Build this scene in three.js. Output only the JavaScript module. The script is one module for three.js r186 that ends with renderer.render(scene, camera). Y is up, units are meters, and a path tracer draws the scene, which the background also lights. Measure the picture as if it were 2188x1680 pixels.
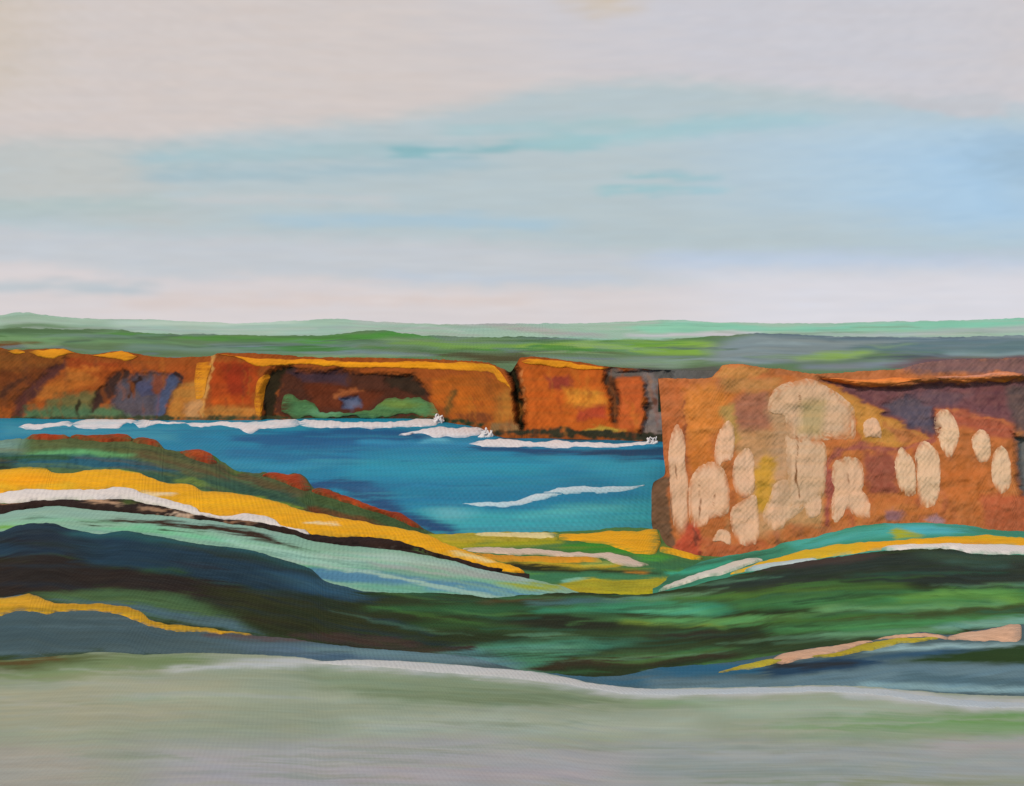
import * as THREE from 'three';

// ------------------------------------------------------------------ camera, sky, sun, exposure
const scene = new THREE.Scene();
const EYE = 60, F = 840 / Math.tan(23 * Math.PI / 180);          // eye height above the sea (m); focal length in survey units
const camera = new THREE.PerspectiveCamera(46, 1024 / 786, 0.5, 20000);
camera.position.set(0, EYE, 0);
camera.lookAt(0, EYE, -100);
camera.setViewOffset(1024, 786, 0, 70, 1024, 786);                // a level camera with a falling front: the horizon stays level
camera.updateProjectionMatrix();
const renderer = new THREE.WebGLRenderer({ antialias: true });
renderer.setSize(1024, 786);
renderer.toneMapping = THREE.LinearToneMapping;
renderer.toneMappingExposure = 1.0;
renderer.shadowMap.enabled = true;
const sun = new THREE.DirectionalLight(0xfff3e2, 2.0);
sun.position.set(-420, 640, 560);
sun.target.position.set(0, 0, -250);
sun.castShadow = true;
sun.shadow.radius = 14;
sun.shadow.mapSize.set(2048, 2048);
Object.assign(sun.shadow.camera, { left: -900, right: 900, top: 900, bottom: -900, near: 1, far: 4000 });
scene.add(sun, sun.target);

// ------------------------------------------------------------------ small tools
const clamp = (v, a, b) => v < a ? a : v > b ? b : v;
const mix = (a, b, t) => a + (b - a) * t;
const sstep = (a, b, v) => { const t = clamp((v - a) / (b - a), 0, 1); return t * t * (3 - 2 * t); };
const lin = (c) => c <= 0.04045 ? c / 12.92 : Math.pow((c + 0.055) / 1.055, 2.4);
const hexCache = new Map();
const rgb = (h) => {
  if (!hexCache.has(h)) hexCache.set(h, [0, 2, 4].map((i) => lin(parseInt(h.slice(i, i + 2), 16) / 255)));
  return hexCache.get(h);
};
const hash = (x, y) => { let h = Math.imul(x, 374761393) + Math.imul(y, 668265263); h = Math.imul(h ^ (h >>> 13), 1274126177); return ((h ^ (h >>> 16)) >>> 0) / 4294967296; };
const noise = (x, y) => {                                         // value noise, 0 .. 1
  const i = Math.floor(x), j = Math.floor(y), fx = x - i, fy = y - j, u = fx * fx * (3 - 2 * fx), v = fy * fy * (3 - 2 * fy);
  return mix(mix(hash(i, j), hash(i + 1, j), u), mix(hash(i, j + 1), hash(i + 1, j + 1), u), v);
};
const fbm = (x, y) => noise(x, y) * .55 + noise(x * 2.1 + 7, y * 2.1 + 3) * .3 + noise(x * 4.3 + 1, y * 4.3 + 9) * .15;
// the survey of the coast: bearings and dips read off in charts of the land, each chart with its origin and scale
const chart = (ox, oy, k) => (...c) => { const r = []; for (let i = 0; i < c.length; i += 2) r.push([ox + c[i] * k, oy + c[i + 1] * k]); return r; };
const P = chart(0, 0, 1), A = chart(0, 607, .3391), B = chart(674.5, 640.8, .3391), C = chart(1349, 640.8, .3835);
const D = chart(0, 1045.5, .3778), E = chart(674.5, 1079.2, .3699), G = chart(1416.4, 1079.2, .3577);
const at = (px, py, d) => [(px - 1094) / F * d, EYE - (py - 690) / F * d, -d];
const curve = (pts) => {                                          // smooth line through points sorted in x
  const n = pts.length;
  const m = pts.map((p, i) => { const a = pts[Math.max(0, i - 1)], b = pts[Math.min(n - 1, i + 1)]; return (b[1] - a[1]) / Math.max(1e-6, b[0] - a[0]); });
  return (x) => {
    if (x <= pts[0][0]) return pts[0][1];
    if (x >= pts[n - 1][0]) return pts[n - 1][1];
    let i = 0; while (x > pts[i + 1][0]) i++;
    const h = pts[i + 1][0] - pts[i][0], t = (x - pts[i][0]) / h, t2 = t * t, t3 = t2 * t;
    return (2 * t3 - 3 * t2 + 1) * pts[i][1] + (t3 - 2 * t2 + t) * h * m[i] * .8 + (3 * t2 - 2 * t3) * pts[i + 1][1] + (t3 - t2) * h * m[i + 1] * .8;
  };
};
const join = (...parts) => parts.flat();

// ------------------------------------------------------------------ ground colours: what grows or lies where, in streaks and patches, plus some painted glints and gully shade
class Cover {
  constructor(base, o = {}) { this.base = rgb(base); this.list = []; this.sx = o.sx || 60; this.sy = o.sy || 3; this.tone = o.tone ?? .1; this.rag = o.rag ?? 3; this.seed = o.seed || 0; this.warp = o.warp ?? 3; this.flow = null; this.ax = o.ax ?? 4; this.lw = o.lw ?? 1; this.zs = o.zs ?? 9; this.weaveGlint = o.weaveGlint ? [rgb(o.weaveGlint[0]), o.weaveGlint[1]] : null; }
  below(line, col, soft = 4, o = {}) { this.list.push({ k: 0, f: curve(line), col: rgb(col), soft, ...o }); return this; }
  patch(pts, col, soft = 5, o = {}) { return this.add(1, pts, col, soft, o); }
  line(pts, w, col, soft = 3, o = {}) { w = Array.isArray(w) ? w.map((v) => v * this.lw) : w * this.lw; return this.add(2, pts, col, soft, { w: Array.isArray(w) ? w : null, w0: Array.isArray(w) ? 0 : w / 2, ...o }); }
  streaks(n, x0, x1, y0, y1, cols, o = {}) {                        // many thin strokes of growth, following the lie of the land
    const S = this.seed * 31 + n, slope = o.slope || (() => 0), r = (k, j) => hash(k * 17 + j, S);
    for (let k = 0; k < n; k++) {
      const L = (o.len || 220) * (.35 + r(k, 1)), w = (o.w || 5) * (.4 + r(k, 2) * 1.2), x = mix(x0, x1, r(k, 3)), y = mix(y0, y1, r(k, 4)), bend = (r(k, 5) - .5) * w * 1.5;
      const pts = [-.5, -.17, .17, .5].map((t, i) => [x + t * L * (o.up ? .12 : 1) + (o.up ? (r(k, 6 + i) - .5) * 8 : 0), y + (o.up ? t * L : (slope(x + t * L) - slope(x)) + bend * Math.sin(i * 1.3))]);
      this.line(pts, [w * .2, w, w * .9, w * .15], cols[Math.floor(r(k, 11) * cols.length)], o.soft || 3, { a: (o.a || .55) * (.5 + r(k, 12) * .5), rag: o.rag ?? 4 });
    }
    if (o.under) this.list.unshift(...this.list.splice(this.list.length - n, n));   // beneath the larger patches
    return this;
  }
  blob(cx, cy, rx, ry, col, soft = 6, o = {}) {
    const pts = []; for (let i = 0; i < 14; i++) { const a = i / 14 * 6.2832, r = 1 + .25 * (noise(i * 1.7 + cx, cy) - .5); pts.push([cx + Math.cos(a) * rx * r, cy + Math.sin(a) * ry * r]); }
    return this.patch(pts, col, soft, o);
  }
  add(k, pts, col, soft, o) {
    pts = pts.map((p) => [p[0] / this.ax, p[1]]);                   // streaks run out along the ground much further than across it
    const m = Math.max(soft, o.z ? this.zs : 0) + 10 + (o.w ? Math.max(...o.w) : (o.w0 || 0)), xs = pts.map((p) => p[0]), ys = pts.map((p) => p[1]);
    this.list.push({ k, pts, col: rgb(col), soft, box: [Math.min(...xs) - m, Math.min(...ys) - m, Math.max(...xs) + m, Math.max(...ys) + m], ...o });
    return this;
  }
  sample(px, py, out) {                                           // out: r, g, b, set-back in metres
    const S = this.seed * 13.7, fy = this.flow ? py - this.flow(px) * .75 : py, b1 = noise(px / this.sx + S, fy / this.sy), b2 = noise(px / this.sx * 2.7 + 5 + S, fy / this.sy * 2.1);
    const bristle = (b1 + b2) - 1, w = this.warp;
    const x = px + (fbm(px / 34 + S, py / 21) - .5) * w * 2.4, y = py + (fbm(px / 52 + 9, py / 13 + S) - .5) * w * 2;
    let r = this.base[0], g = this.base[1], b = this.base[2], z = 0;
    for (const s of this.list) {
      let d;
      if (s.k === 0) d = s.f(x) - y;
      else {
        const q = s.box;
        const xq = x / this.ax;
        if (xq < q[0] || y < q[1] || xq > q[2] || y > q[3]) continue;
        d = s.k === 1 ? insideDist(s.pts, xq, y) : lineDist(s, xq, y);
      }
      const c = (s.a ?? 1) * sstep(s.soft, -s.soft, d + bristle * (s.rag ?? this.rag));
      if (s.z) z = mix(z, s.z, sstep(this.zs, -this.zs, d));
      if (c <= 0) continue;
      r = mix(r, s.col[0], c); g = mix(g, s.col[1], c); b = mix(b, s.col[2], c);
    }
    if (this.weaveGlint) { const q = this.weaveGlint[1] * (.6 + .8 * b2), u = this.weaveGlint[0]; r = mix(r, u[0], q); g = mix(g, u[1], q); b = mix(b, u[2], q); }  // pale weave highlights, painted in by lightening every colour a little
    const t = 1 + bristle * this.tone + (fbm(px / 90 + S, py / 22) - .5) * this.tone * 1.2, h = (noise(px / 75 + 31 + S, fy / 6) - .5) * this.tone * .7;
    out[0] = r * t * (1 + h); out[1] = g * t; out[2] = b * t * (1 - h); out[3] = z;
    return out;
  }
}
function insideDist(p, x, y) {
  let d = 1e9, inn = false;
  for (let i = 0, j = p.length - 1; i < p.length; j = i++) {
    const ax = p[j][0], ay = p[j][1], ex = p[i][0] - ax, ey = p[i][1] - ay, wx = x - ax, wy = y - ay;
    const t = clamp((wx * ex + wy * ey) / (ex * ex + ey * ey + 1e-9), 0, 1), dx = wx - ex * t, dy = wy - ey * t;
    d = Math.min(d, dx * dx + dy * dy);
    if ((p[i][1] > y) !== (ay > y) && x < ex * (y - ay) / (p[i][1] - ay) + ax) inn = !inn;
  }
  return inn ? -Math.sqrt(d) : Math.sqrt(d);
}
function lineDist(s, x, y) {
  let best = 1e9; const p = s.pts;
  for (let i = 0; i + 1 < p.length; i++) {
    const ax = p[i][0], ay = p[i][1], ex = p[i + 1][0] - ax, ey = p[i + 1][1] - ay, wx = x - ax, wy = y - ay;
    const t = clamp((wx * ex + wy * ey) / (ex * ex + ey * ey + 1e-9), 0, 1), dx = wx - ex * t, dy = wy - ey * t;
    best = Math.min(best, Math.sqrt(dx * dx + dy * dy) - (s.w ? mix(s.w[i], s.w[i + 1], t) / 2 : s.w0));
  }
  return best;
}

// ------------------------------------------------------------------ the sky: thin streaked cloud, computed by direction
{
  const T = new Cover('d2c9c6', { ax: 5, sx: 170, sy: 4, tone: .04, rag: 9, warp: 9 });
  T.patch(P(1050, -80, 2300, -80, 2300, 260, 1500, 230, 1150, 130), 'cbcad1', 90)
    .patch(P(-60, -60, 60, -60, 40, 160, -60, 220), 'cfc3b6', 40)
    .below(P(0, 320, 300, 300, 600, 272, 850, 250, 1000, 225, 1150, 190, 1400, 172, 1700, 190, 1900, 215, 2188, 235), 'b7c5ca', 26)
    .patch(P(-80, 300, 250, 300, 420, 330, 330, 420, 380, 480, -80, 430), 'c0c4c3', 30)
    .line(P(-40, 445, 120, 440, 300, 436), 34, 'b4c3c4', 16)
    .line(P(360, 336, 560, 326, 760, 318, 900, 322), 34, 'abc3ca', 14)
    .line(P(380, 372, 700, 366, 1000, 352), 26, 'a9c0c9', 14)
    .line(P(880, 326, 1000, 318, 1130, 310, 1230, 306), 14, '8cb9c1', 9)
    .line(P(1200, 304, 1350, 290, 1560, 266, 1700, 258), 30, 'a2c5cb', 16)
    .line(P(1000, 278, 1200, 266, 1330, 262), 22, 'abc5ca', 12)
    .line(P(1360, 377, 1430, 374, 1500, 377), 12, '97c0c7', 9)
    .line(P(1310, 408, 1420, 404, 1540, 404), 12, '9cc3ca', 9)
    .line(P(420, 430, 640, 424, 800, 428), 16, 'c2c8cb', 12)
    .line(P(640, 470, 900, 468, 1150, 480), 24, 'acc5d3', 14)
    .patch(P(1560, 300, 1800, 252, 1950, 245, 2260, 262, 2260, 530, 2000, 520, 1840, 470, 1620, 440), 'b3cbdc', 60)
    .patch(P(1930, 330, 2040, 300, 2260, 300, 2260, 480, 2040, 470, 1940, 420), 'a9c9e3', 45)
    .patch(P(2080, 300, 2130, 280, 2260, 300, 2260, 400, 2100, 370), 'a2bfd5', 22)
    .patch(P(1850, 203, 1990, 204, 2150, 202, 2150, 250, 2040, 247, 1950, 232), 'c3c5cb', 4, { rag: 2 })
    .below(P(0, 482, 300, 500, 600, 505, 900, 512, 1200, 530, 1600, 556, 1900, 560, 2188, 548), 'c5cad0', 24)
    .line(P(1500, 560, 1800, 556, 2188, 566), 40, 'bccbde', 24)
    .line(P(850, 590, 1100, 596, 1300, 600), 16, 'c2cbd6', 12)
    .below(P(0, 560, 150, 570, 330, 596, 600, 590, 900, 610, 1200, 616, 1600, 606, 2188, 600), 'd8d1d2', 20)
    .line(P(-20, 612, 120, 610, 260, 616), 22, 'bfc7cd', 12)
    .line(P(300, 648, 700, 640, 1100, 645), 20, 'd9cdca', 12)
    .patch(P(1500, 585, 2300, 575, 2300, 720, 1500, 720), 'dad9e0', 40)
    .patch(P(1235, -40, 1340, -40, 1335, 22, 1270, 34), 'cfc1b0', 18);
  const W = 2048, H = 1024, data = new Float32Array(W * H * 4), o = [0, 0, 0, 0], half = 29.2 * Math.PI / 180;
  for (let j = 0; j < H; j++) {
    const el = ((j + .5) / H - .5) * Math.PI;
    for (let i = 0; i < W; i++) {
      let az = ((i + .5) / W - .25) * Math.PI * 2;                // -z is u = 0.25; east of it u grows
      if (az > Math.PI) az -= 2 * Math.PI;
      let f = (az + half) / (2 * half); f = f - 2 * Math.floor(f / 2); if (f > 1) f = 2 - f;   // the same streaks go on all round
      const a = f * 2 * half - half;
      let px = 1094 + F * Math.tan(a), py = 690 - F * Math.tan(clamp(el, -.2, 1.2)) / Math.cos(a);
      if (py < 0) py = 110 * (1 - Math.exp(py / 900));            // overhead: the thin cloud of the upper frame
      T.sample(px, Math.min(py, 700), o);
      const k = (j * W + i) * 4;
      data[k] = o[0]; data[k + 1] = o[1]; data[k + 2] = o[2]; data[k + 3] = 1;
    }
  }
  const tex = new THREE.DataTexture(data, W, H, THREE.RGBAFormat, THREE.FloatType);
  tex.mapping = THREE.EquirectangularReflectionMapping; tex.magFilter = THREE.LinearFilter; tex.minFilter = THREE.LinearFilter; tex.needsUpdate = true;
  scene.background = tex; scene.environment = tex;
}

// ------------------------------------------------------------------ materials and builders
const MAT = {
  ground: new THREE.MeshPhysicalMaterial({ vertexColors: true, roughness: .95, specularIntensity: .12, side: THREE.DoubleSide }),
  rock: new THREE.MeshPhysicalMaterial({ vertexColors: true, roughness: .9, specularIntensity: .2, side: THREE.DoubleSide }),
  bloom: new THREE.MeshPhysicalMaterial({ vertexColors: true, roughness: .8, specularIntensity: .15, side: THREE.DoubleSide }),
  water: new THREE.MeshPhysicalMaterial({ vertexColors: true, roughness: .6, specularIntensity: .1, side: THREE.DoubleSide }),
};
const taken = new Map();
const numbered = (n) => { const k = taken.get(n) || 0; taken.set(n, k + 1); return k ? n + '_' + String(k).padStart(3, '0') : n; };
function tag(o, label, category, o2 = {}) { o.userData.label = label; if (category) o.userData.category = category; Object.assign(o.userData, o2); return o; }
const GRAIN = (() => {                                             // fine tufted grain, 64 tufts across
  const n = 1024, d = new Uint8Array(n * n * 4), k = 64 / n * Math.PI * 2;
  for (let j = 0; j < n; j++) for (let i = 0; i < n; i++) {
    const a = .55 + .9 * fbm(i / 90, j / 90), wx = (noise(i / 23, j / 23) - .5) * 5, wy = (noise(i / 23 + 40, j / 23) - .5) * 5;
    const v = clamp(127 + 95 * a * Math.cos((i + wx) * k * .5) * Math.cos((j + wy) * k * .5) + (hash(i, j) - .5) * 40, 0, 255), q = (j * n + i) * 4;
    d[q] = d[q + 1] = d[q + 2] = v; d[q + 3] = 255;
  }
  const t = new THREE.DataTexture(d, n, n); t.wrapS = t.wrapT = THREE.RepeatWrapping; t.magFilter = THREE.LinearFilter; t.minFilter = THREE.LinearMipmapLinearFilter; t.generateMipmaps = true; t.needsUpdate = true;
  return t;
})();
function tufted(mat, size, amount = .2) { const m = mat.clone(); m.bumpMap = GRAIN; m.bumpScale = size * amount; return m; }
// uv in tufts: along the slope and down it, in metres over the size of a tuft
function slopeUV(mesh, rows, cols, size, stretch) {
  const p = mesh.geometry.attributes.position, uv = new Float32Array(rows * cols * 2);
  for (let i = 0; i < cols; i++) { let run = 0; for (let j = 0; j < rows; j++) { const a = j * cols + i; if (j) run += Math.hypot(p.getY(a) - p.getY(a - cols), p.getZ(a) - p.getZ(a - cols)); uv[a * 2] = p.getX(a) / size / 64; uv[a * 2 + 1] = run / (size * stretch) / 64; } }
  mesh.geometry.setAttribute('uv', new THREE.BufferAttribute(uv, 2));
}
function grid(name, rows, cols, pos, col, mat, parent) {
  const g = new THREE.BufferGeometry(), idx = [];
  g.setAttribute('position', new THREE.Float32BufferAttribute(pos, 3));
  g.setAttribute('color', new THREE.Float32BufferAttribute(col, 3));
  for (let j = 0; j + 1 < rows; j++) for (let i = 0; i + 1 < cols; i++) { const a = j * cols + i, b = a + 1, c = a + cols, d = c + 1; idx.push(a, c, b, b, c, d); }
  g.setIndex(idx); g.computeVertexNormals();
  const m = new THREE.Mesh(g, mat); m.name = parent ? name : numbered(name); m.castShadow = m.receiveShadow = true; (parent || scene).add(m);
  return m;
}
const XS = (x0, x1, step) => { const r = []; let x = x0; while (x < x1) { r.push(x); x += x < -40 ? Math.min(26, Math.max(2, -40 - x + 2)) : x > 2230 ? 26 : step; } r.push(x1); return r; };
// a hillside or cliff: from its crest down to its foot, with the ground behind the crest and a skirt below the foot
const LEFT = -1400, RIGHT = 3600;
class Land {
  constructor(o) {
    Object.assign(this, { step: 2.6, rowStep: 1.9, smooth: 60, pow: .8, rough: 1.5, lumps: 0, back: [[6, .3], [22, 5], [60, 26]], skirt: 8 }, o);
    this.topF = curve(o.top); this.botF = curve(o.bot); this.dT = typeof o.dTop === 'number' ? () => o.dTop : curve(o.dTop); this.dB = typeof o.dBot === 'number' ? () => o.dBot : curve(o.dBot);
    this.out = [0, 0, 0, 0];
    const N = RIGHT - LEFT + 401, raw = (f) => Float64Array.from({ length: N }, (_, i) => f(LEFT - 200 + i)), soft = (t) => { const w = this.smooth, r = new Float64Array(N); for (let p = 0; p < 2; p++) { let src = p ? r.slice() : t; for (let i = 0; i < N; i++) { let a = 0; for (let k = -w; k <= w; k += 6) a += src[clamp(i + k, 0, N - 1)]; r[i] = a / (Math.floor(2 * w / 6) + 1); } } return r; };
    const look = (t) => (x) => { const q = clamp(x - LEFT + 200, 0, N - 2), i = Math.floor(q); return t[i] + (t[i + 1] - t[i]) * (q - i); };
    const tt = raw(this.topF), bb = raw(this.botF);
    this.topF = look(tt); this.botF = look(bb); this.topS = look(soft(tt)); this.botS = look(soft(bb)); this.dT = look(soft(raw(this.dT))); this.dB = look(soft(raw(this.dB)));
    this.lift = 3; for (let x = LEFT; x < RIGHT; x += 4) this.lift = Math.max(this.lift, this.topS(x) - this.topF(x) + 4);
    if (!this.pushes) this.cover.flow = this.topF;
  }
  crest(px) { return this.topF(px) + (fbm(px / 26 + this.dT(px), 3) - .5) * this.rough * 3 + (noise(px / 7, 8) - .5) * this.rough; }
  depth(px, py) {
    const t = this.topS(px) - this.lift, b = this.botS(px), s = clamp((py - t) / Math.max(4, b - t), 0, 1.3);
    const dt = this.dT(px), db = this.dB(px);
    return dt + (db - dt) * Math.pow(s, this.pow) + (this.lumps ? (fbm(px / 60, py / 38 + 4) - .5) * this.lumps + (fbm(px / 15 + 8, py / 22) - .5) * this.lumps * .35 : 0);
  }
  build(name, x0, x1, mat, parent) {
    const xs = XS(x0, x1, this.step), nc = xs.length, span = Math.max(...xs.map((x) => this.botF(x) - this.topF(x))), nr = Math.ceil(span / this.rowStep) + 1;
    const pos = [], col = [], o = this.out, cover = this.cover, back = this.back;
    const rowsBack = [], first = [];
    for (let i = 0; i < nc; i++) {
      const px = xs[i], py = this.crest(px);
      cover.sample(px, py + 1.5, o);
      const d = this.depth(px, py) + o[3], p = at(px, py, d);
      first.push({ p, c: [o[0], o[1], o[2]] });
    }
    for (let k = back.length - 1; k >= 0; k--) for (let i = 0; i < nc; i++) {
      const q = first[i], dir = Math.hypot(q.p[0], q.p[2]), e = back[k][0], y = Math.max(q.p[1] - back[k][1] - e * Math.max(0, EYE - q.p[1]) / dir, this.flat ? -50 : -3);   // falls away behind the crest
      pos.push(q.p[0] * (1 + e / dir), y, q.p[2] * (1 + e / dir)); col.push(...q.c);
    }
    for (let j = 0; j < nr; j++) {
      const s = j / (nr - 1);
      for (let i = 0; i < nc; i++) {
        let px = xs[i]; const t = this.crest(px), py = mix(t, this.botF(px), s);
        cover.sample(px, py, o);
        if (this.edge) { const k = Math.max(0, 1 - (px - x0) / 70); px += (this.edge(py) - x0) * k * k; }
        const p = at(px, py, this.depth(px, py) + o[3]);
        pos.push(p[0], p[1], p[2]); col.push(o[0], o[1], o[2]);
      }
    }
    const lastRow = (back.length + nr - 1) * nc * 3;
    for (let i = 0; i < nc; i++) { pos.push(pos[lastRow + i * 3], pos[lastRow + i * 3 + 1] - this.skirt, pos[lastRow + i * 3 + 2]); col.push(col[lastRow + i * 3], col[lastRow + i * 3 + 1], col[lastRow + i * 3 + 2]); }
    const mid = Math.floor(clamp((clamp(1094, x0, x1) - x0) / (x1 - x0), 0, .999) * nc), a = (back.length + Math.floor(nr * .35)) * nc + mid, b = (back.length + Math.floor(nr * .85)) * nc + mid;
    const dz = Math.hypot(pos[b * 3 + 1] - pos[a * 3 + 1], pos[b * 3 + 2] - pos[a * 3 + 2]), dpx = (this.botF(xs[mid]) - this.topF(xs[mid])) * .5, mean = -(pos[a * 3 + 2] + pos[b * 3 + 2]) / 2;
    const size = 5.2 * mean / F, mesh = grid(name, nr + back.length + 1, nc, pos, col, tufted(mat, size, this.grain ?? .2), parent);
    slopeUV(mesh, nr + back.length + 1, nc, size, Math.max(1, dz / dpx * F / mean));
    return mesh;
  }
}
function grainy(name, rows, cols, pos, col, mat, parent, span, amount) {
  const a = Math.floor(rows * .2) * cols + (cols >> 1), b = Math.floor(rows * .8) * cols + (cols >> 1), mean = -(pos[a * 3 + 2] + pos[b * 3 + 2]) / 2, size = 5.2 * mean / F;
  const dz = Math.hypot(pos[b * 3 + 1] - pos[a * 3 + 1], pos[b * 3 + 2] - pos[a * 3 + 2]), mesh = grid(name, rows, cols, pos, col, tufted(mat, size, amount), parent);
  slopeUV(mesh, rows, cols, size, clamp(dz / (span * .6) * F / mean, 1, 12));
  return mesh;
}
// a raised strip (flowers, path, bank, foam) lying on a piece of land between an upper and a lower line
const edgeCol = [0, 0, 0, 0];
function strip(name, land, o, parent) {
  const topF = curve(o.top), botF = curve(o.bot), x0 = Math.max(o.top[0][0], o.bot[0][0]), x1 = Math.min(o.top[o.top.length - 1][0], o.bot[o.bot.length - 1][0]);
  const step = o.step || 2.4, nc = Math.max(8, Math.ceil((x1 - x0) / step)), rag = o.rag ?? 1.6, seed = hash(Math.round(x0 * 7), Math.round(o.top[0][1] * 5)) * 60;
  let span = 0; for (let i = 0; i <= nc; i++) span = Math.max(span, botF(mix(x0, x1, i / nc)) - topF(mix(x0, x1, i / nc)));
  const nr = Math.max(7, Math.ceil(span / 1.7) + 1), pos = [], col = [], c = [0, 0, 0, 0], h = o.h ?? .4;
  for (let j = 0; j < nr; j++) for (let i = 0; i <= nc; i++) {
    const e = i / nc, px = mix(x0, x1, e), end = Math.min(1, Math.min(e, 1 - e) * (x1 - x0) / (o.tip || 14) + (o.blunt ? .4 : .03));
    let t = topF(px) + (fbm(px / 30 + seed, 2) - .5) * rag * 3 + (noise(px / 9 + seed, 5) - .5) * rag * .8, b = botF(px) + (fbm(px / 28 + seed, 22) - .5) * rag * 3 + (noise(px / 9 + seed, 25) - .5) * rag * .8;
    const mid = (t + b) / 2; t = mix(mid, t, Math.sqrt(end)); b = mix(mid, b, Math.sqrt(end));
    const s = j / (nr - 1), py = mix(t, b, s), prof = Math.pow(Math.max(0, 1 - Math.pow(Math.abs(2 * s - 1), 3)), .6) * Math.sqrt(end);
    const edge = j === 0 || j === nr - 1 || i === 0 || i === nc;
    const up = (edge ? -h * .4 : h * prof * (.75 + .5 * fbm(px / 40 + seed, py / 3.4))) ;
    (o.cover || land.cover).sample(px, py, c);
    const soft = o.soft ?? .6, endOff = Math.min(e, 1 - e) * (x1 - x0), m = soft * Math.max(sstep(.55, 1, Math.abs(2 * s - 1)) * sstep(.25, .75, noise(px / 22 + seed, py / 1.6)), sstep(34, 0, endOff) * sstep(.35, .6, noise(px / 30 + seed, py / 1.3 + 5)) * 1.4);
    if (m > 0) { land.cover.sample(px, py, edgeCol); for (let q = 0; q < 3; q++) c[q] = mix(c[q], edgeCol[q], Math.min(1, m)); }
    const zoff = land.cover && land.pushes ? land.cover.sample(px, py, [0, 0, 0, 0])[3] : 0;
    const p = at(px, py, land.depth(px, py) + zoff);
    if (o.face) { p[2] += up; p[1] += up * .15; } else p[1] += up;
    pos.push(p[0], p[1], p[2]); col.push(c[0], c[1], c[2]);
  }
  return grainy(name, nr, nc + 1, pos, col, o.mat || MAT.bloom, parent, span, o.face ? .12 : .22);
}
// a rounded slab standing proud of a rock face, from its outline
function slab(name, land, outline, o, parent) {
  let cx = 0, cy = 0; for (const p of outline) { cx += p[0] / outline.length; cy += p[1] / outline.length; }
  if (o.c) [cx, cy] = o.c;
  const n = o.n || 72, rings = o.rings || 12, pts = [], L = outline.length;
  const per = []; let tot = 0; for (let i = 0; i < L; i++) { const q = outline[(i + 1) % L]; per.push(tot); tot += Math.hypot(q[0] - outline[i][0], q[1] - outline[i][1]); } per.push(tot);
  const cr = (a, b, c, d, t) => .5 * (2 * b + (c - a) * t + (2 * a - 5 * b + 4 * c - d) * t * t + (3 * b - a - 3 * c + d) * t * t * t);
  for (let i = 0; i < n; i++) { const l = i / n * tot; let k = 0; while (per[k + 1] < l) k++; const t = (l - per[k]) / (per[k + 1] - per[k]), q = (m) => outline[(k + m + L) % L]; pts.push([cr(q(-1)[0], q(0)[0], q(1)[0], q(2)[0], t) + (noise(i * .9, cx) - .5) * 2.2, cr(q(-1)[1], q(0)[1], q(1)[1], q(2)[1], t) + (noise(i * .9, cy + 7) - .5) * 3]); }
  const pos = [], col = [], c = [0, 0, 0, 0], h = o.h ?? 1.2;
  for (let r = 0; r <= rings; r++) { const k = Math.pow(r / rings, .8); for (let i = 0; i <= n; i++) {
    const q = pts[i % n], px = mix(cx, q[0], k), py = mix(cy, q[1], k);
    const z = land.pushes ? land.cover.sample(px, py, c)[3] : 0;
    land.cover.sample(px, py, edgeCol); o.cover.sample(px, py, c);
    const foot = clamp((q[1] - cy) / 40, 0, 1), m = Math.max(sstep(.72, 1, k) * sstep(.3, .7, noise(px / 4, py / 9)) * .75, foot * sstep(.62, 1, k) * sstep(.3, .6, noise(px / 2.4, py / 40))); for (let q = 0; q < 3; q++) c[q] = mix(c[q], edgeCol[q], m);
    const p = at(px, py, land.depth(px, py) + z), lift = r === rings ? -.06 : h * (Math.sqrt(1 - Math.pow(k, 5)) * .85 + .15) * (.75 + .5 * fbm(px / 12, py / 20)) + (fbm(px / 5, py / 26) - .5) * h * .5;
    p[2] += lift; pos.push(p[0], p[1], p[2]); col.push(c[0], c[1], c[2]);
  } }
  const mesh = grid(name, rings + 1, n + 1, pos, col, tufted(MAT.rock, .66, .22), parent), uv = new Float32Array(pos.length / 3 * 2);
  for (let i = 0; i < uv.length / 2; i++) { uv[i * 2] = pos[i * 3] / .66 / 64; uv[i * 2 + 1] = pos[i * 3 + 1] / .66 / 64; }
  mesh.geometry.setAttribute('uv', new THREE.BufferAttribute(uv, 2));
  return mesh;
}
const structure = (o, label, category) => tag(o, label, category, { kind: 'structure' });
const wide = (l) => join([[LEFT, l[0][1]]], l, [[RIGHT, l[l.length - 1][1]]]);

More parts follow.
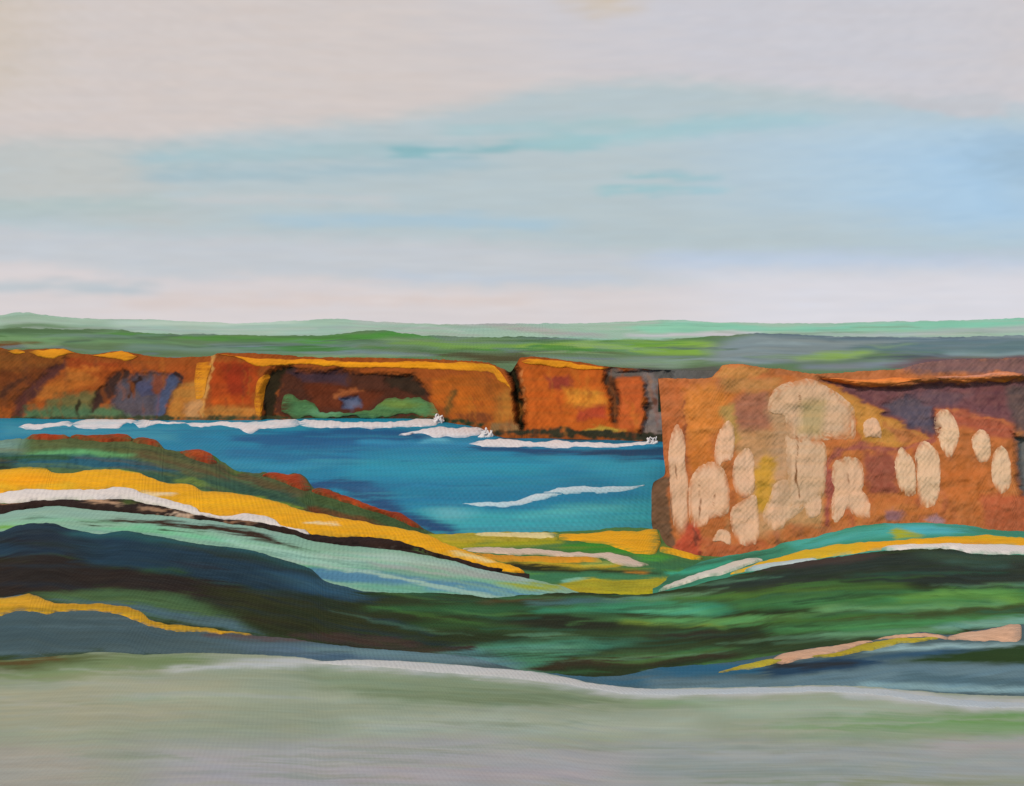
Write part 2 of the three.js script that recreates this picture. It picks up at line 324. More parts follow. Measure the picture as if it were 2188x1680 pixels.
// ------------------------------------------------------------------ the sea
const seaCover = new Cover('1f85a4', { ax: 3, sx: 90, sy: 2.6, tone: .12, rag: 5, warp: 4, seed: 3 });
seaCover.below(A(0, 900, 400, 930, 1000, 940, 2188, 930), '1c7ea3', 8)
  .patch(A(0, 860, 500, 880, 1100, 900, 1100, 990, 900, 985, 300, 940, 0, 960), '3a8fa8', 8)
  .line(A(1500, 975, 1800, 975, 2188, 960, 2500, 975), [10, 26, 30, 16], '1a5f8d', 6)
  .line(A(1700, 1010, 2100, 1010, 2500, 1000), 16, '1b618f', 6)
  .line(B(0, 855, 300, 845, 600, 860, 800, 870), [26, 26, 18, 8], '175a88', 5)
  .line(B(0, 940, 250, 930, 500, 925), [16, 18, 4], '1a628f', 6)
  .line(B(330, 900, 700, 915, 950, 905), 14, '2a8ab2', 6)
  .patch(B(150, 1000, 700, 985, 1300, 990, 1700, 1030, 1400, 1110, 700, 1120, 200, 1110), '2490ad', 14)
  .line(B(900, 1180, 1300, 1150, 1700, 1110, 2150, 1090), [8, 18, 16, 10], '2285a4', 8)
  .patch(B(1500, 1000, 2200, 1000, 2200, 1300, 1900, 1120), '2d95b0', 16)
  .line(A(1500, 1060, 1900, 1090, 2188, 1100), 18, '1e709a', 8)
  .line(A(1450, 1130, 1800, 1155, 2050, 1140), 12, '2a88a8', 6)
  .patch(B(600, 1330, 900, 1300, 1200, 1330, 1600, 1300, 2200, 1250, 2200, 1500, 700, 1500), '38a3b0', 16)
  .patch(B(720, 1330, 860, 1310, 1000, 1340, 900, 1380, 780, 1370), '68b1bd', 12, { a: .8 })
  .line(B(1300, 1370, 1600, 1330, 1900, 1300), [6, 24, 10], '4cb0b6', 10)
  .line(B(980, 1450, 1500, 1440, 2100, 1420), 12, '3a97a8', 8)
  .patch(B(140, 1150, 330, 1170, 480, 1220, 560, 1330, 700, 1370, 880, 1430, 900, 1480, 700, 1470, 430, 1340, 200, 1230), '1c4a76', 8)
  .patch(B(100, 1150, 260, 1160, 420, 1200, 300, 1210), '2a6c98', 8)
  .line(A(1990, 1270, 2100, 1255, 2250, 1260), 18, '1a4a78', 8)
  .line(B(980, 935, 1300, 950, 1600, 950, 1900, 965, 2180, 985), [4, 16, 10, 16, 18], '1a4f78', 4)
  .line(B(1680, 970, 1900, 975, 2180, 965), [4, 20, 26], '1b4565', 5)
  .line(B(690, 885, 740, 882, 800, 884), 8, '55acc9', 4)
  .line(B(1200, 860, 1600, 868, 2160, 880), 12, '2c3f44', 5);
seaCover.streaks(70, -60, 1420, 905, 1130, ['1a6c9a', '2b93b2', '196291', '3a9fb4', '2284a8'], { w: 5, len: 260, soft: 3, a: .5 });
{
  const xs = XS(LEFT, 1560, 2.6), pos = [], col = [], c = [0, 0, 0, 0], rows = [];
  for (let y = 872; y < 1215; y += 1.9) rows.push(y);
  for (const py of rows) for (const px of xs) {
    seaCover.sample(px, py, c);
    const d = EYE * F / (py - 690), p = at(px, py, d);
    p[1] = (fbm(p[0] / 16, p[2] / 4) - .5) * .55 + (noise(p[0] / 5, p[2] / 1.6) - .5) * .16;
    pos.push(...p); col.push(c[0], c[1], c[2]);
  }
  const water = grid('sea', rows.length, xs.length, pos, col, tufted(MAT.water, 1, .14));
  slopeUV(water, rows.length, xs.length, 1, 6);
  structure(water, 'teal blue sea filling the bay below the far cliffs', 'sea');
  const g = new THREE.CircleGeometry(5200, 64); g.rotateX(-Math.PI / 2);
  const m = new THREE.Mesh(g, new THREE.MeshPhysicalMaterial({ color: new THREE.Color(0x2380a4), roughness: .55, specularIntensity: .22 }));
  m.name = 'open_water'; m.position.set(0, -1.2, 0); m.receiveShadow = true; scene.add(m);
  structure(m, 'open water running under the land to the horizon', 'sea');
}
const seaLand = { depth: (px, py) => EYE * F / (py - 690), cover: seaCover };

// ------------------------------------------------------------------ far land
const hillCover = new Cover('9dbfae', { lw: .6, sx: 120, sy: 2, tone: .1, rag: 3.5, warp: 3, seed: 5 });
hillCover.patch(A(0, 210, 200, 190, 420, 230, 420, 330, 0, 330), '8fae95', 8)
  .line(A(0, 250, 200, 225, 420, 250, 760, 235), [26, 20, 14, 10], '9fbcab', 6)
  .line(A(60, 290, 250, 270, 420, 290, 700, 300), 26, '678a68', 7)
  .line(A(800, 250, 1200, 250, 1800, 240), 22, 'b6cfc4', 8)
  .line(A(850, 280, 1300, 285, 2188, 265), 12, '9fbcb2', 6)
  .line(B(850, 130, 1200, 160, 1500, 205, 1800, 225), [8, 24, 20, 8], 'a5aaa8', 5)
  .line(B(300, 140, 700, 135, 950, 150), 12, 'b5bcb9', 6)
  .line(B(200, 200, 600, 215, 1000, 220), 8, 'a0b4aa', 4)
  .patch(C(-60, 150, 200, 120, 500, 110, 700, 150, 500, 185, 100, 185), '8bcbb0', 6)
  .line(C(0, 195, 300, 195, 520, 190, 680, 178), [8, 8, 16, 8], 'c6c9d2', 4)
  .line(C(560, 150, 800, 160, 1100, 165, 1400, 150, 1800, 140, 2300, 110), [14, 16, 26, 30, 30, 34], '84c9b0', 6)
  .line(C(900, 185, 1300, 195, 1700, 185, 2300, 150), [4, 16, 16, 26], 'a0b5b4', 6);
hillCover.streaks(60, -100, 2300, 674, 730, ['9fc2b0', '8ab89c', 'c2d0cb', '7a9f86', 'a3b3ae'], { w: 7, len: 260, soft: 2.5 });
const farHills = new Land({ top: wide(P(0, 673, 30, 668, 62, 667, 110, 675, 200, 680, 300, 682, 420, 687, 520, 690, 640, 685, 720, 681, 820, 687, 950, 692, 1100, 691, 1250, 690, 1330, 687, 1450, 683, 1520, 688, 1700, 691, 1850, 688, 2000, 685, 2188, 680)), bot: wide(P(0, 730, 2188, 738)), dTop: 3600, dBot: 1400, pow: .6, rough: 1.2, rowStep: 1.4, cover: hillCover, back: [[80, 2], [500, 40], [1200, 90]], flat: true });
structure(farHills.build('far_hills', LEFT, RIGHT, MAT.ground), 'pale mint hills along the skyline', 'hills');

const platCover = new Cover('5d7a57', { lw: .6, sx: 110, sy: 2.2, tone: .16, rag: 4, warp: 3, seed: 7 });
platCover.line(A(0, 320, 200, 330, 420, 320), 30, '5a7f58', 6)
  .line(A(0, 300, 150, 292, 420, 300, 800, 320), [8, 16, 16, 4], '4f6f48', 4)
  .line(A(20, 345, 300, 350, 600, 355, 900, 360), [30, 20, 18, 10], '6f9a6a', 6)
  .line(A(640, 310, 760, 315, 1000, 325, 1500, 345, 1900, 355, 2188, 355), [3, 12, 14, 20, 22, 20], '508a3e', 5)
  .line(A(1350, 380, 1600, 395, 2188, 400), [10, 22, 20], '70858a', 7)
  .line(A(850, 395, 1300, 410, 1700, 425, 2188, 425), 20, '6d8b7c', 7)
  .line(A(0, 385, 100, 375, 240, 372), [14, 12, 3], '6b4a22', 4)
  .line(B(0, 255, 250, 240, 500, 215, 760, 245), [26, 28, 20, 6], '4a8e3c', 6)
  .line(B(500, 270, 900, 285, 1300, 290, 1700, 290), [10, 26, 24, 30], '6f9c4e', 6)
  .line(B(1030, 243, 1250, 238, 1530, 240), [3, 10, 10], '3d5f3a', 3)
  .line(B(1560, 235, 1900, 245, 2188, 240), 16, '94bfae', 5)
  .line(B(1300, 290, 1700, 285, 2188, 300, 2400, 300), [10, 26, 46, 40], '86ad49', 6)
  .line(B(1850, 262, 2050, 260, 2188, 258), 8, '3f5a33', 4)
  .line(B(580, 330, 900, 345, 1130, 370, 1300, 365), [4, 16, 30, 26], '4b4a2c', 5)
  .line(B(1300, 330, 1650, 325, 2000, 330), [10, 14, 6], '56653a', 5)
  .line(B(0, 330, 300, 335, 700, 345), [22, 22, 12], '72898b', 6)
  .line(B(1400, 365, 1800, 385, 2188, 400), [10, 22, 40], '78907f', 7)
  .line(C(0, 255, 250, 270, 430, 290), [40, 50, 20], '7fab44', 8)
  .patch(C(430, 270, 580, 210, 720, 185, 900, 190, 1150, 215, 1500, 235, 1200, 330, 700, 360, 450, 350), '7e8f93', 8)
  .line(C(720, 190, 1000, 200, 1250, 215, 1500, 225, 2300, 215), [10, 22, 26, 40, 50], '607683', 6)
  .line(C(1300, 265, 1700, 265, 2300, 270), [20, 44, 60], '5e7a80', 8)
  .line(C(940, 325, 1100, 315, 1290, 295), [10, 30, 16], '8aaf57', 6)
  .line(C(1000, 375, 1300, 365, 1520, 350), [16, 30, 20], '77858e', 7)
  .line(C(1350, 320, 1550, 315, 1760, 308), [6, 16, 12], '4b555f', 5)
  .line(C(1800, 300, 2000, 305, 2300, 300), 18, '7f979b', 6)
  .line(C(1480, 365, 1700, 345, 2300, 345), [14, 34, 40], '6c555c', 7)
  .line(C(-20, 395, 200, 405, 460, 390), 22, '56564f', 6);
platCover.streaks(60, -100, 1420, 706, 768, ['3f8530', '6f9a6c', '6d8a80', '456f3c', '86a676', '4f6a52', '70828a'], { w: 10, a: .75, len: 240, soft: 2.5 }).streaks(22, 1380, 2300, 714, 775, ['6d818a', '8fa2a6', '4d606c', '7c9a76'], { w: 10, a: .7, len: 200, soft: 2.5 });
const plateau = new Land({ top: wide(P(0, 701, 120, 702, 250, 705, 340, 712, 500, 716, 674, 717, 800, 706, 929, 717, 1193, 720, 1353, 724, 1480, 722, 1560, 716, 1617, 711, 1700, 714, 1809, 719, 2000, 720, 2188, 717)), bot: wide(P(0, 772, 400, 790, 900, 795, 1100, 800, 1407, 812, 1560, 810, 2188, 812)), dTop: 1500, dBot: P(LEFT, 640, 700, 640, 960, 600, 1060, 560, 1410, 530, 1560, 470, RIGHT, 470), pow: .8, rough: 1.6, rowStep: 1.4, cover: platCover, back: [[60, 2], [300, 14]], flat: true });
structure(plateau.build('coastal_plateau', LEFT, RIGHT, MAT.ground), 'green coastal plateau behind the orange cliff tops', 'plateau');

// ------------------------------------------------------------------ the far cliffs across the bay
const cliffCover = new Cover('8e4a1e', { ax: 1, zs: 8, sx: 16, sy: 14, tone: .24, rag: 6, warp: 7, seed: 11 });
cliffCover.patch(A(-100, 400, 200, 400, 500, 450, 300, 560, 0, 560, -100, 560), '7d4a20', 10)
  .patch(A(-100, 560, 250, 520, 350, 480, 420, 520, 150, 740, 0, 800, -100, 800), '6c3a1c', 10)
  .patch(A(380, 480, 700, 500, 760, 560, 500, 660, 250, 740, 220, 680, 420, 580), 'ad6428', 8)
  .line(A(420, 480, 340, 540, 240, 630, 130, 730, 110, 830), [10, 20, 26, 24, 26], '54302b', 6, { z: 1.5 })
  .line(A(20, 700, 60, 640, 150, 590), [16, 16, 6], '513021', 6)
  .line(A(430, 490, 620, 500, 800, 530), 16, '97421c', 8)
  .patch(A(560, 560, 760, 520, 1000, 500, 1180, 500, 1240, 560, 1100, 640, 900, 560, 640, 620), '9c4c1e', 8)
  .patch(A(300, 720, 480, 690, 620, 680, 640, 800, 300, 800), '66603a', 8)
  .patch(A(150, 790, 520, 770, 1030, 770, 1030, 850, 150, 850), '4d6a4a', 8)
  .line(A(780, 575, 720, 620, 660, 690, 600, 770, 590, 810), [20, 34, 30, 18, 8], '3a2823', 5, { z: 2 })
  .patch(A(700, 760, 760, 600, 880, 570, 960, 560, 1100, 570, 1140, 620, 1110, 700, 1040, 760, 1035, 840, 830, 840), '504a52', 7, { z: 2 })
  .patch(A(860, 600, 960, 590, 950, 700, 880, 720), '4a4a62', 5)
  .patch(A(950, 590, 1060, 570, 1090, 620, 1030, 690, 970, 680), '7b4433', 6)
  .line(A(1080, 590, 1075, 660, 1010, 740, 1010, 830), [16, 22, 24, 26], '48516c', 5)
  .line(A(820, 700, 850, 620, 910, 570), 7, '33231f', 3)
  .line(A(1100, 560, 1140, 590, 1110, 680, 1050, 740, 1038, 840), [4, 8, 7, 5, 8], '3b2a28', 3)
  .line(A(500, 740, 495, 800), 8, '33301f', 4)
  .patch(A(1060, 740, 1130, 640, 1230, 600, 1330, 560, 1300, 740, 1250, 855, 1045, 855), 'ac7434', 8)
  .patch(A(1150, 760, 1260, 720, 1300, 760, 1250, 850, 1160, 850), 'b48658', 7)
  .patch(A(1330, 480, 1620, 480, 1640, 600, 1580, 760, 1320, 760), '9d4119', 7)
  .patch(A(1400, 500, 1560, 490, 1600, 600, 1530, 700, 1440, 700), '8a3018', 9)
  .patch(A(1330, 720, 1450, 690, 1480, 780, 1360, 800), 'b2521d', 8)
  .patch(A(1280, 780, 1640, 780, 1640, 850, 1270, 850), 'ad7336', 7)
  .line(A(1340, 470, 1330, 560, 1300, 680, 1270, 840), 7, 'c58f4e', 3)
  .line(A(1830, 545, 1740, 590, 1705, 680, 1700, 830), [16, 34, 34, 30], '2a2417', 4, { z: 5 })  // gully shade put into the rock colour, over a real recess
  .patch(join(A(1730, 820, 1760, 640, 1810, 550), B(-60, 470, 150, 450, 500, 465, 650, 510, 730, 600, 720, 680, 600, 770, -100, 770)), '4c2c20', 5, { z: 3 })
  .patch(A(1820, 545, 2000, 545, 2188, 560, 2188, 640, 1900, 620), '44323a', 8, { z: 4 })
  .patch(B(-80, 540, 100, 530, 300, 560, 420, 600, 300, 700, 0, 670), '5f2f1c', 8, { z: 4 })
  .patch(B(440, 480, 600, 480, 700, 560, 690, 610, 560, 570, 450, 530), '36291f', 6, { z: 5 })
  .line(B(130, 600, 210, 570, 300, 565), 7, '9a5a34', 5)
  .patch(B(160, 620, 260, 610, 280, 670, 220, 700, 170, 680), '56607c', 5, { z: 8 })
  .patch(B(740, 500, 1000, 450, 1190, 480, 1250, 600, 1270, 800, 900, 800, 830, 690, 740, 640), 'a85a1e', 7)
  .patch(B(870, 560, 1050, 540, 1120, 640, 1080, 740, 900, 700), 'b8631f', 10)
  .line(B(860, 570, 850, 640, 830, 700), 16, '6b4a22', 6)
  .patch(B(1130, 600, 1240, 560, 1270, 760, 1120, 800), 'a5692a', 9)
  .patch(B(880, 720, 1060, 700, 1120, 760, 960, 800), '7a4322', 7)
  .patch(B(1100, 770, 1280, 770, 1300, 830, 1080, 850), '8a6a44', 7)
  .patch(B(1290, 380, 1880, 430, 1880, 820, 1320, 830), 'b2581f', 7)
  .patch(B(1450, 490, 1590, 470, 1620, 540, 1540, 580, 1460, 560), '8d3b2b', 8)
  .patch(B(1560, 560, 1780, 560, 1830, 640, 1700, 680, 1590, 650), 'c9832f', 11)
  .patch(B(1660, 690, 1820, 660, 1840, 740, 1660, 760), 'a6442a', 8)
  .line(B(1680, 826, 1800, 815, 1950, 815), [6, 14, 6], 'b8963c', 4)
  .line(B(1870, 455, 1850, 500, 1885, 600, 1890, 760), [22, 20, 20, 10], '463428', 4, { z: 5 })
  .patch(B(1830, 440, 2188, 440, 2188, 480, 1850, 475), '66605c', 4, { z: 6 })
  .patch(B(1915, 490, 2055, 480, 2055, 800, 1910, 820), 'b65a2c', 6)
  .patch(B(2060, 450, 2250, 450, 2250, 850, 2040, 850, 2090, 680), '7a716f', 5, { z: 6 })
  .patch(B(2150, 400, 2800, 400, 2800, 700, 2150, 700), '5d5b58', 6)
  .line(B(2080, 680, 2130, 640), 12, '54463f', 4, { z: 6 })
  .line(B(1195, 380, 1250, 450, 1275, 560, 1290, 680, 1300, 800), [26, 20, 15, 15, 13], '272618', 3, { z: 12 })  // shadow of the cleft painted near black on top of its modelled depth
  .line(B(1298, 440, 1305, 560, 1315, 700), 4, 'c67a42', 2)
  .line(A(-100, 848, 300, 846, 900, 838, 1400, 848, 2188, 838), 7, '38402c', 4)
  .line(B(0, 748, 300, 745, 620, 735, 850, 760, 1040, 790), [6, 8, 8, 10, 8], '2c3a24', 4)
  .line(B(1080, 848, 1500, 835, 1800, 848, 2188, 868), [10, 14, 18, 26], '333326', 4);
cliffCover.streaks(70, -60, 570, 770, 880, ['a3591f', '7a3a1a', 'b56d28', '5c3326', '8f4a1c', '6e4426'], { up: true, w: 8, len: 60, soft: 3, a: .3 }).streaks(60, 930, 1410, 790, 925, ['b8641f', '97461c', 'c27a2c', '8a3c20', 'a9571f'], { up: true, w: 8, len: 60, soft: 3, a: .3 });
const cliffTop = join(A(-1400, 395, 0, 400, 60, 412, 270, 405, 400, 405, 480, 430, 580, 442, 740, 420, 870, 440, 970, 460, 1100, 462, 1340, 450, 1370, 436, 1500, 432, 1700, 440, 1900, 455), B(0, 360, 400, 365, 800, 375, 1000, 386, 1100, 398, 1170, 430, 1225, 450, 1265, 400, 1290, 362, 1400, 360, 1600, 385, 1900, 425, 2000, 432, 2160, 442, 2600, 450));
const shore = join(A(-1400, 842, 0, 846, 500, 852, 1040, 857, 1700, 857), B(0, 750, 700, 755, 850, 775, 1050, 810, 1110, 862, 1500, 872, 2160, 892, 2600, 900));
const shoreD = shore.map(([x, y]) => [x, EYE * F / (y - 690)]);
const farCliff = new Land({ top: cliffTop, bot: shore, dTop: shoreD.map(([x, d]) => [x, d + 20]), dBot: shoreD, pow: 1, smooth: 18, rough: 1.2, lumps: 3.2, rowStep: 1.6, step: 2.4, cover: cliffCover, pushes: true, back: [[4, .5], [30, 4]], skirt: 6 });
{
  const cliff = new THREE.Group(); cliff.name = 'sea_cliff'; cliff.position.set(0, 0, 0); scene.add(cliff);
  tag(cliff, 'long rust orange cliffs with dark gullies across the far side of the bay', 'cliff');
  const cuts = [LEFT, A(1345, 0)[0][0], A(1740, 0)[0][0], B(735, 0)[0][0], B(1280, 0)[0][0], B(1880, 0)[0][0], 1560];
  const what = ['gullied rust brown rock face with blue grey hollows', 'ochre and red rock block', 'dark brown overhang above a green slope', 'smooth orange buttress with rounded shoulder', 'square orange rock block beyond the black cleft', 'narrow orange pillar beside a grey gap'];
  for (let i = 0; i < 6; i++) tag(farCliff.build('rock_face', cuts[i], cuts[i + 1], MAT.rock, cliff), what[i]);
  const ledge = new Cover('d58b1f', { sx: 26, sy: 3, tone: .16, rag: 3, warp: 3, seed: 13 });
  ledge.line(B(0, 400, 500, 410, 1100, 420), 8, 'e29a1c', 4).line(A(1400, 440, 1800, 452, 2188, 462), 5, 'b0601e', 3);
  const L = (top, bot, h = .8) => strip('orange_ledge', farCliff, { top, bot, h, cover: ledge, face: true, mat: MAT.rock, rag: 2, tip: h < .8 ? 5 : 24 }, cliff);
  L(A(45, 420, 90, 410, 150, 412, 160, 432), A(45, 428, 90, 445, 150, 448, 160, 436));
  L(A(175, 415, 270, 408, 400, 408, 470, 430), A(175, 435, 320, 468, 400, 448, 470, 440));
  L(A(570, 452, 650, 435, 740, 424, 820, 432, 875, 452), A(570, 462, 700, 468, 800, 490, 830, 485, 875, 458));
  L(A(1360, 440, 1500, 450, 1620, 470, 1900, 472, 2188, 478), A(1360, 448, 1500, 464, 1620, 515, 1900, 512, 2188, 522));
  L(B(100, 388, 400, 388, 800, 392, 1050, 398, 1130, 420, 1180, 470, 1215, 520, 1240, 570), B(100, 425, 500, 428, 800, 440, 1050, 450, 1120, 470, 1150, 510, 1190, 530, 1240, 580));
  L(B(1295, 368, 1400, 368, 1600, 392, 1880, 428), B(1295, 410, 1500, 425, 1700, 440, 1880, 436));
  L(A(1222, 560, 1232, 505, 1260, 488, 1320, 490, 1340, 500), A(1222, 690, 1232, 728, 1262, 728, 1290, 700, 1305, 610, 1320, 560, 1340, 510), .5);
  L(A(1600, 690, 1615, 620, 1640, 580, 1680, 560, 1705, 570), A(1600, 800, 1615, 828, 1650, 828, 1662, 740, 1675, 650, 1705, 590), .5);
  const slope = new Cover('4d774c', { sx: 14, sy: 4, tone: .25, rag: 3, warp: 4, seed: 15 });
  slope.blob(700, 880, 30, 10, '5f8f68', 6).blob(850, 862, 40, 10, '66803f', 7).blob(770, 890, 40, 6, '3f6a4c', 5);
  tag(strip('grass_slope', farCliff, { top: join(A(1770, 760, 1790, 700, 1900, 715, 2000, 760), B(30, 690, 200, 705, 340, 690, 440, 625, 600, 605, 730, 640, 790, 720)), bot: join(A(1770, 830, 1900, 845), B(0, 742, 400, 738, 620, 728, 790, 735)), h: 1.2, cover: slope, face: true, mat: MAT.ground, blunt: true, rag: 4.5 }, cliff), 'green grassy slope at the foot of the overhang');
}

// ------------------------------------------------------------------ the near headland on the right
const headCover = new Cover('b2652f', { ax: 1, zs: 12, weaveGlint: ['c89c80', .1], sx: 20, sy: 16, tone: .16, rag: 6, warp: 8, seed: 21 });  // rock colour carries a painted veil of pale weave highlights
headCover.patch(C(130, 430, 330, 430, 300, 700, 340, 900, 300, 1100, 130, 1100), 'b1602f', 9)
  .patch(C(290, 500, 450, 470, 560, 520, 520, 680, 400, 820, 320, 800), 'cc7c31', 14)
  .patch(C(320, 820, 440, 780, 470, 900, 380, 950, 320, 960), 'bf6e26', 9)
  .patch(C(560, 600, 620, 520, 760, 510, 790, 640, 760, 740, 600, 760), '97604b', 11)
  .patch(C(560, 720, 860, 720, 900, 1000, 860, 1260, 700, 1320, 640, 1000), 'b78b60', 14)
  .patch(C(760, 560, 900, 520, 900, 1000, 800, 1250, 720, 1100, 780, 800), 'bb9470', 16)
  .patch(C(500, 600, 580, 580, 600, 760, 560, 820), 'ab8a4a', 8)
  .patch(C(480, 430, 830, 440, 820, 490, 700, 520, 520, 500), 'b07a42', 9)
  .patch(C(450, 430, 510, 355, 600, 355, 760, 390, 700, 430), 'c08546', 7)
  .patch(C(680, 960, 740, 860, 800, 880, 800, 1000, 760, 1180, 700, 1180), 'c6962f', 9)
  .patch(C(880, 880, 1080, 830, 1080, 1180, 1060, 1260, 860, 1240), 'b58a5c', 9)
  .patch(C(1040, 450, 1180, 500, 1300, 560, 1500, 680, 1690, 772, 1480, 810, 1280, 800, 1240, 620), 'bd8336', 5)
  .patch(C(1420, 700, 1560, 730, 1680, 775, 1500, 800), 'b06a38', 7)
  .line(C(820, 400, 1050, 420, 1300, 425, 1600, 410, 1800, 395), [8, 18, 22, 26, 16], 'ab6436', 5)
  .patch(C(1500, 330, 2400, 300, 2400, 420, 1500, 400), '74565a', 9)
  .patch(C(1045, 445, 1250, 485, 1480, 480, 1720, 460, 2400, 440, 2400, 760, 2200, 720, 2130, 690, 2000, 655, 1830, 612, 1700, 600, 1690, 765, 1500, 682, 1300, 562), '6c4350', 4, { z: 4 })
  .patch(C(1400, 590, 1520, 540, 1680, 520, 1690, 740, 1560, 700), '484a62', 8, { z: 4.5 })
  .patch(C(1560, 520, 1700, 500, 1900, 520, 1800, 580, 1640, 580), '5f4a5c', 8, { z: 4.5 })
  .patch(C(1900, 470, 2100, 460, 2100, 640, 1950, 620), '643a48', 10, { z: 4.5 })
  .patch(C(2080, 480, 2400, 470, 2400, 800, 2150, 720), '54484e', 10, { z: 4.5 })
  .patch(C(1690, 600, 1840, 615, 2010, 660, 2120, 690, 2150, 780, 2000, 760, 1840, 700, 1700, 690), 'a0503a', 8, { z: 2 })
  .patch(C(2135, 760, 2400, 720, 2400, 1130, 2190, 1090, 2150, 900), '505f66', 7, { z: 5 })
  .line(C(1095, 1080, 1085, 930, 1150, 840, 1260, 812, 1480, 838, 1690, 775), [16, 14, 14, 14, 12, 8], '9a5046', 6)
  .patch(C(1290, 850, 1470, 850, 1480, 1080, 1340, 1090, 1300, 1000), '8f4838', 9)
  .patch(C(1090, 940, 1130, 930, 1120, 1100, 1095, 1300, 1085, 1100), '984a44', 6)
  .patch(C(1730, 880, 1900, 880, 2000, 960, 2000, 1100, 1800, 1140, 1740, 1060), 'b8662a', 13)
  .patch(C(1340, 1090, 1620, 1150, 1700, 1200, 1340, 1220), 'b56a30', 9)
  .patch(C(1410, 1180, 1470, 1160, 1520, 1190, 1470, 1230, 1420, 1230), '8c6068', 7)
  .patch(C(1640, 1220, 1700, 1200, 1740, 1230, 1700, 1260), 'a07c88', 6)
  .patch(C(1950, 1080, 2150, 1080, 2400, 1120, 2400, 1330, 1980, 1290), 'aa5532', 9)
  .patch(C(100, 1000, 215, 985, 225, 1180, 235, 1370, 180, 1400, 100, 1280), '5f4531', 4)
  .patch(C(300, 1250, 360, 1240, 400, 1330, 380, 1430, 240, 1440, 230, 1370), 'b0432a', 6)
  .patch(C(400, 1330, 560, 1360, 700, 1340, 800, 1370, 500, 1450, 380, 1440), 'b05a30', 9)
  .line(C(345, 1290, 370, 1350, 378, 1430), 4, '7a2f22', 2)
  .line(C(295, 560, 300, 700, 300, 900), 4, '8f4a28', 3);
headCover.streaks(80, 1415, 1760, 800, 1190, ['c4803f', 'a4592f', 'b98a58', '9c5c40', 'bd6d30'], { up: true, under: true, w: 16, len: 120, soft: 6, a: .6 }).streaks(50, 1780, 2188, 930, 1130, ['bb6a30', '9c4c34', 'c27a3c', 'a65a30'], { up: true, under: true, w: 16, len: 90, soft: 6, a: .6 });
const headEdge = ((pts) => curve(pts.map(([x, y]) => [y, x])))(C(150, 435, 165, 600, 178, 850, 185, 975, 122, 1020, 113, 1150, 118, 1270, 180, 1390, 215, 1430, 260, 1500));
const head = new Land({
  top: join(C(100, 436, 150, 436, 300, 438, 440, 432, 480, 395, 510, 361, 600, 358, 830, 386, 1060, 410, 1250, 398, 1480, 388, 1600, 352, 1750, 335, 2000, 328, 2188, 322), [[RIGHT, 760]]),
  bot: join(C(100, 1450, 500, 1460, 860, 1400, 1100, 1350, 1300, 1320, 2188, 1330), [[RIGHT, 1150]]), dTop: 250, dBot: 231, pow: 1, rough: 1.4, lumps: 2.2, rowStep: 1.9, step: 2.4,
  cover: headCover, pushes: true, edge: headEdge, back: [[3, .4], [40, 5], [140, 14]], skirt: 6,
});
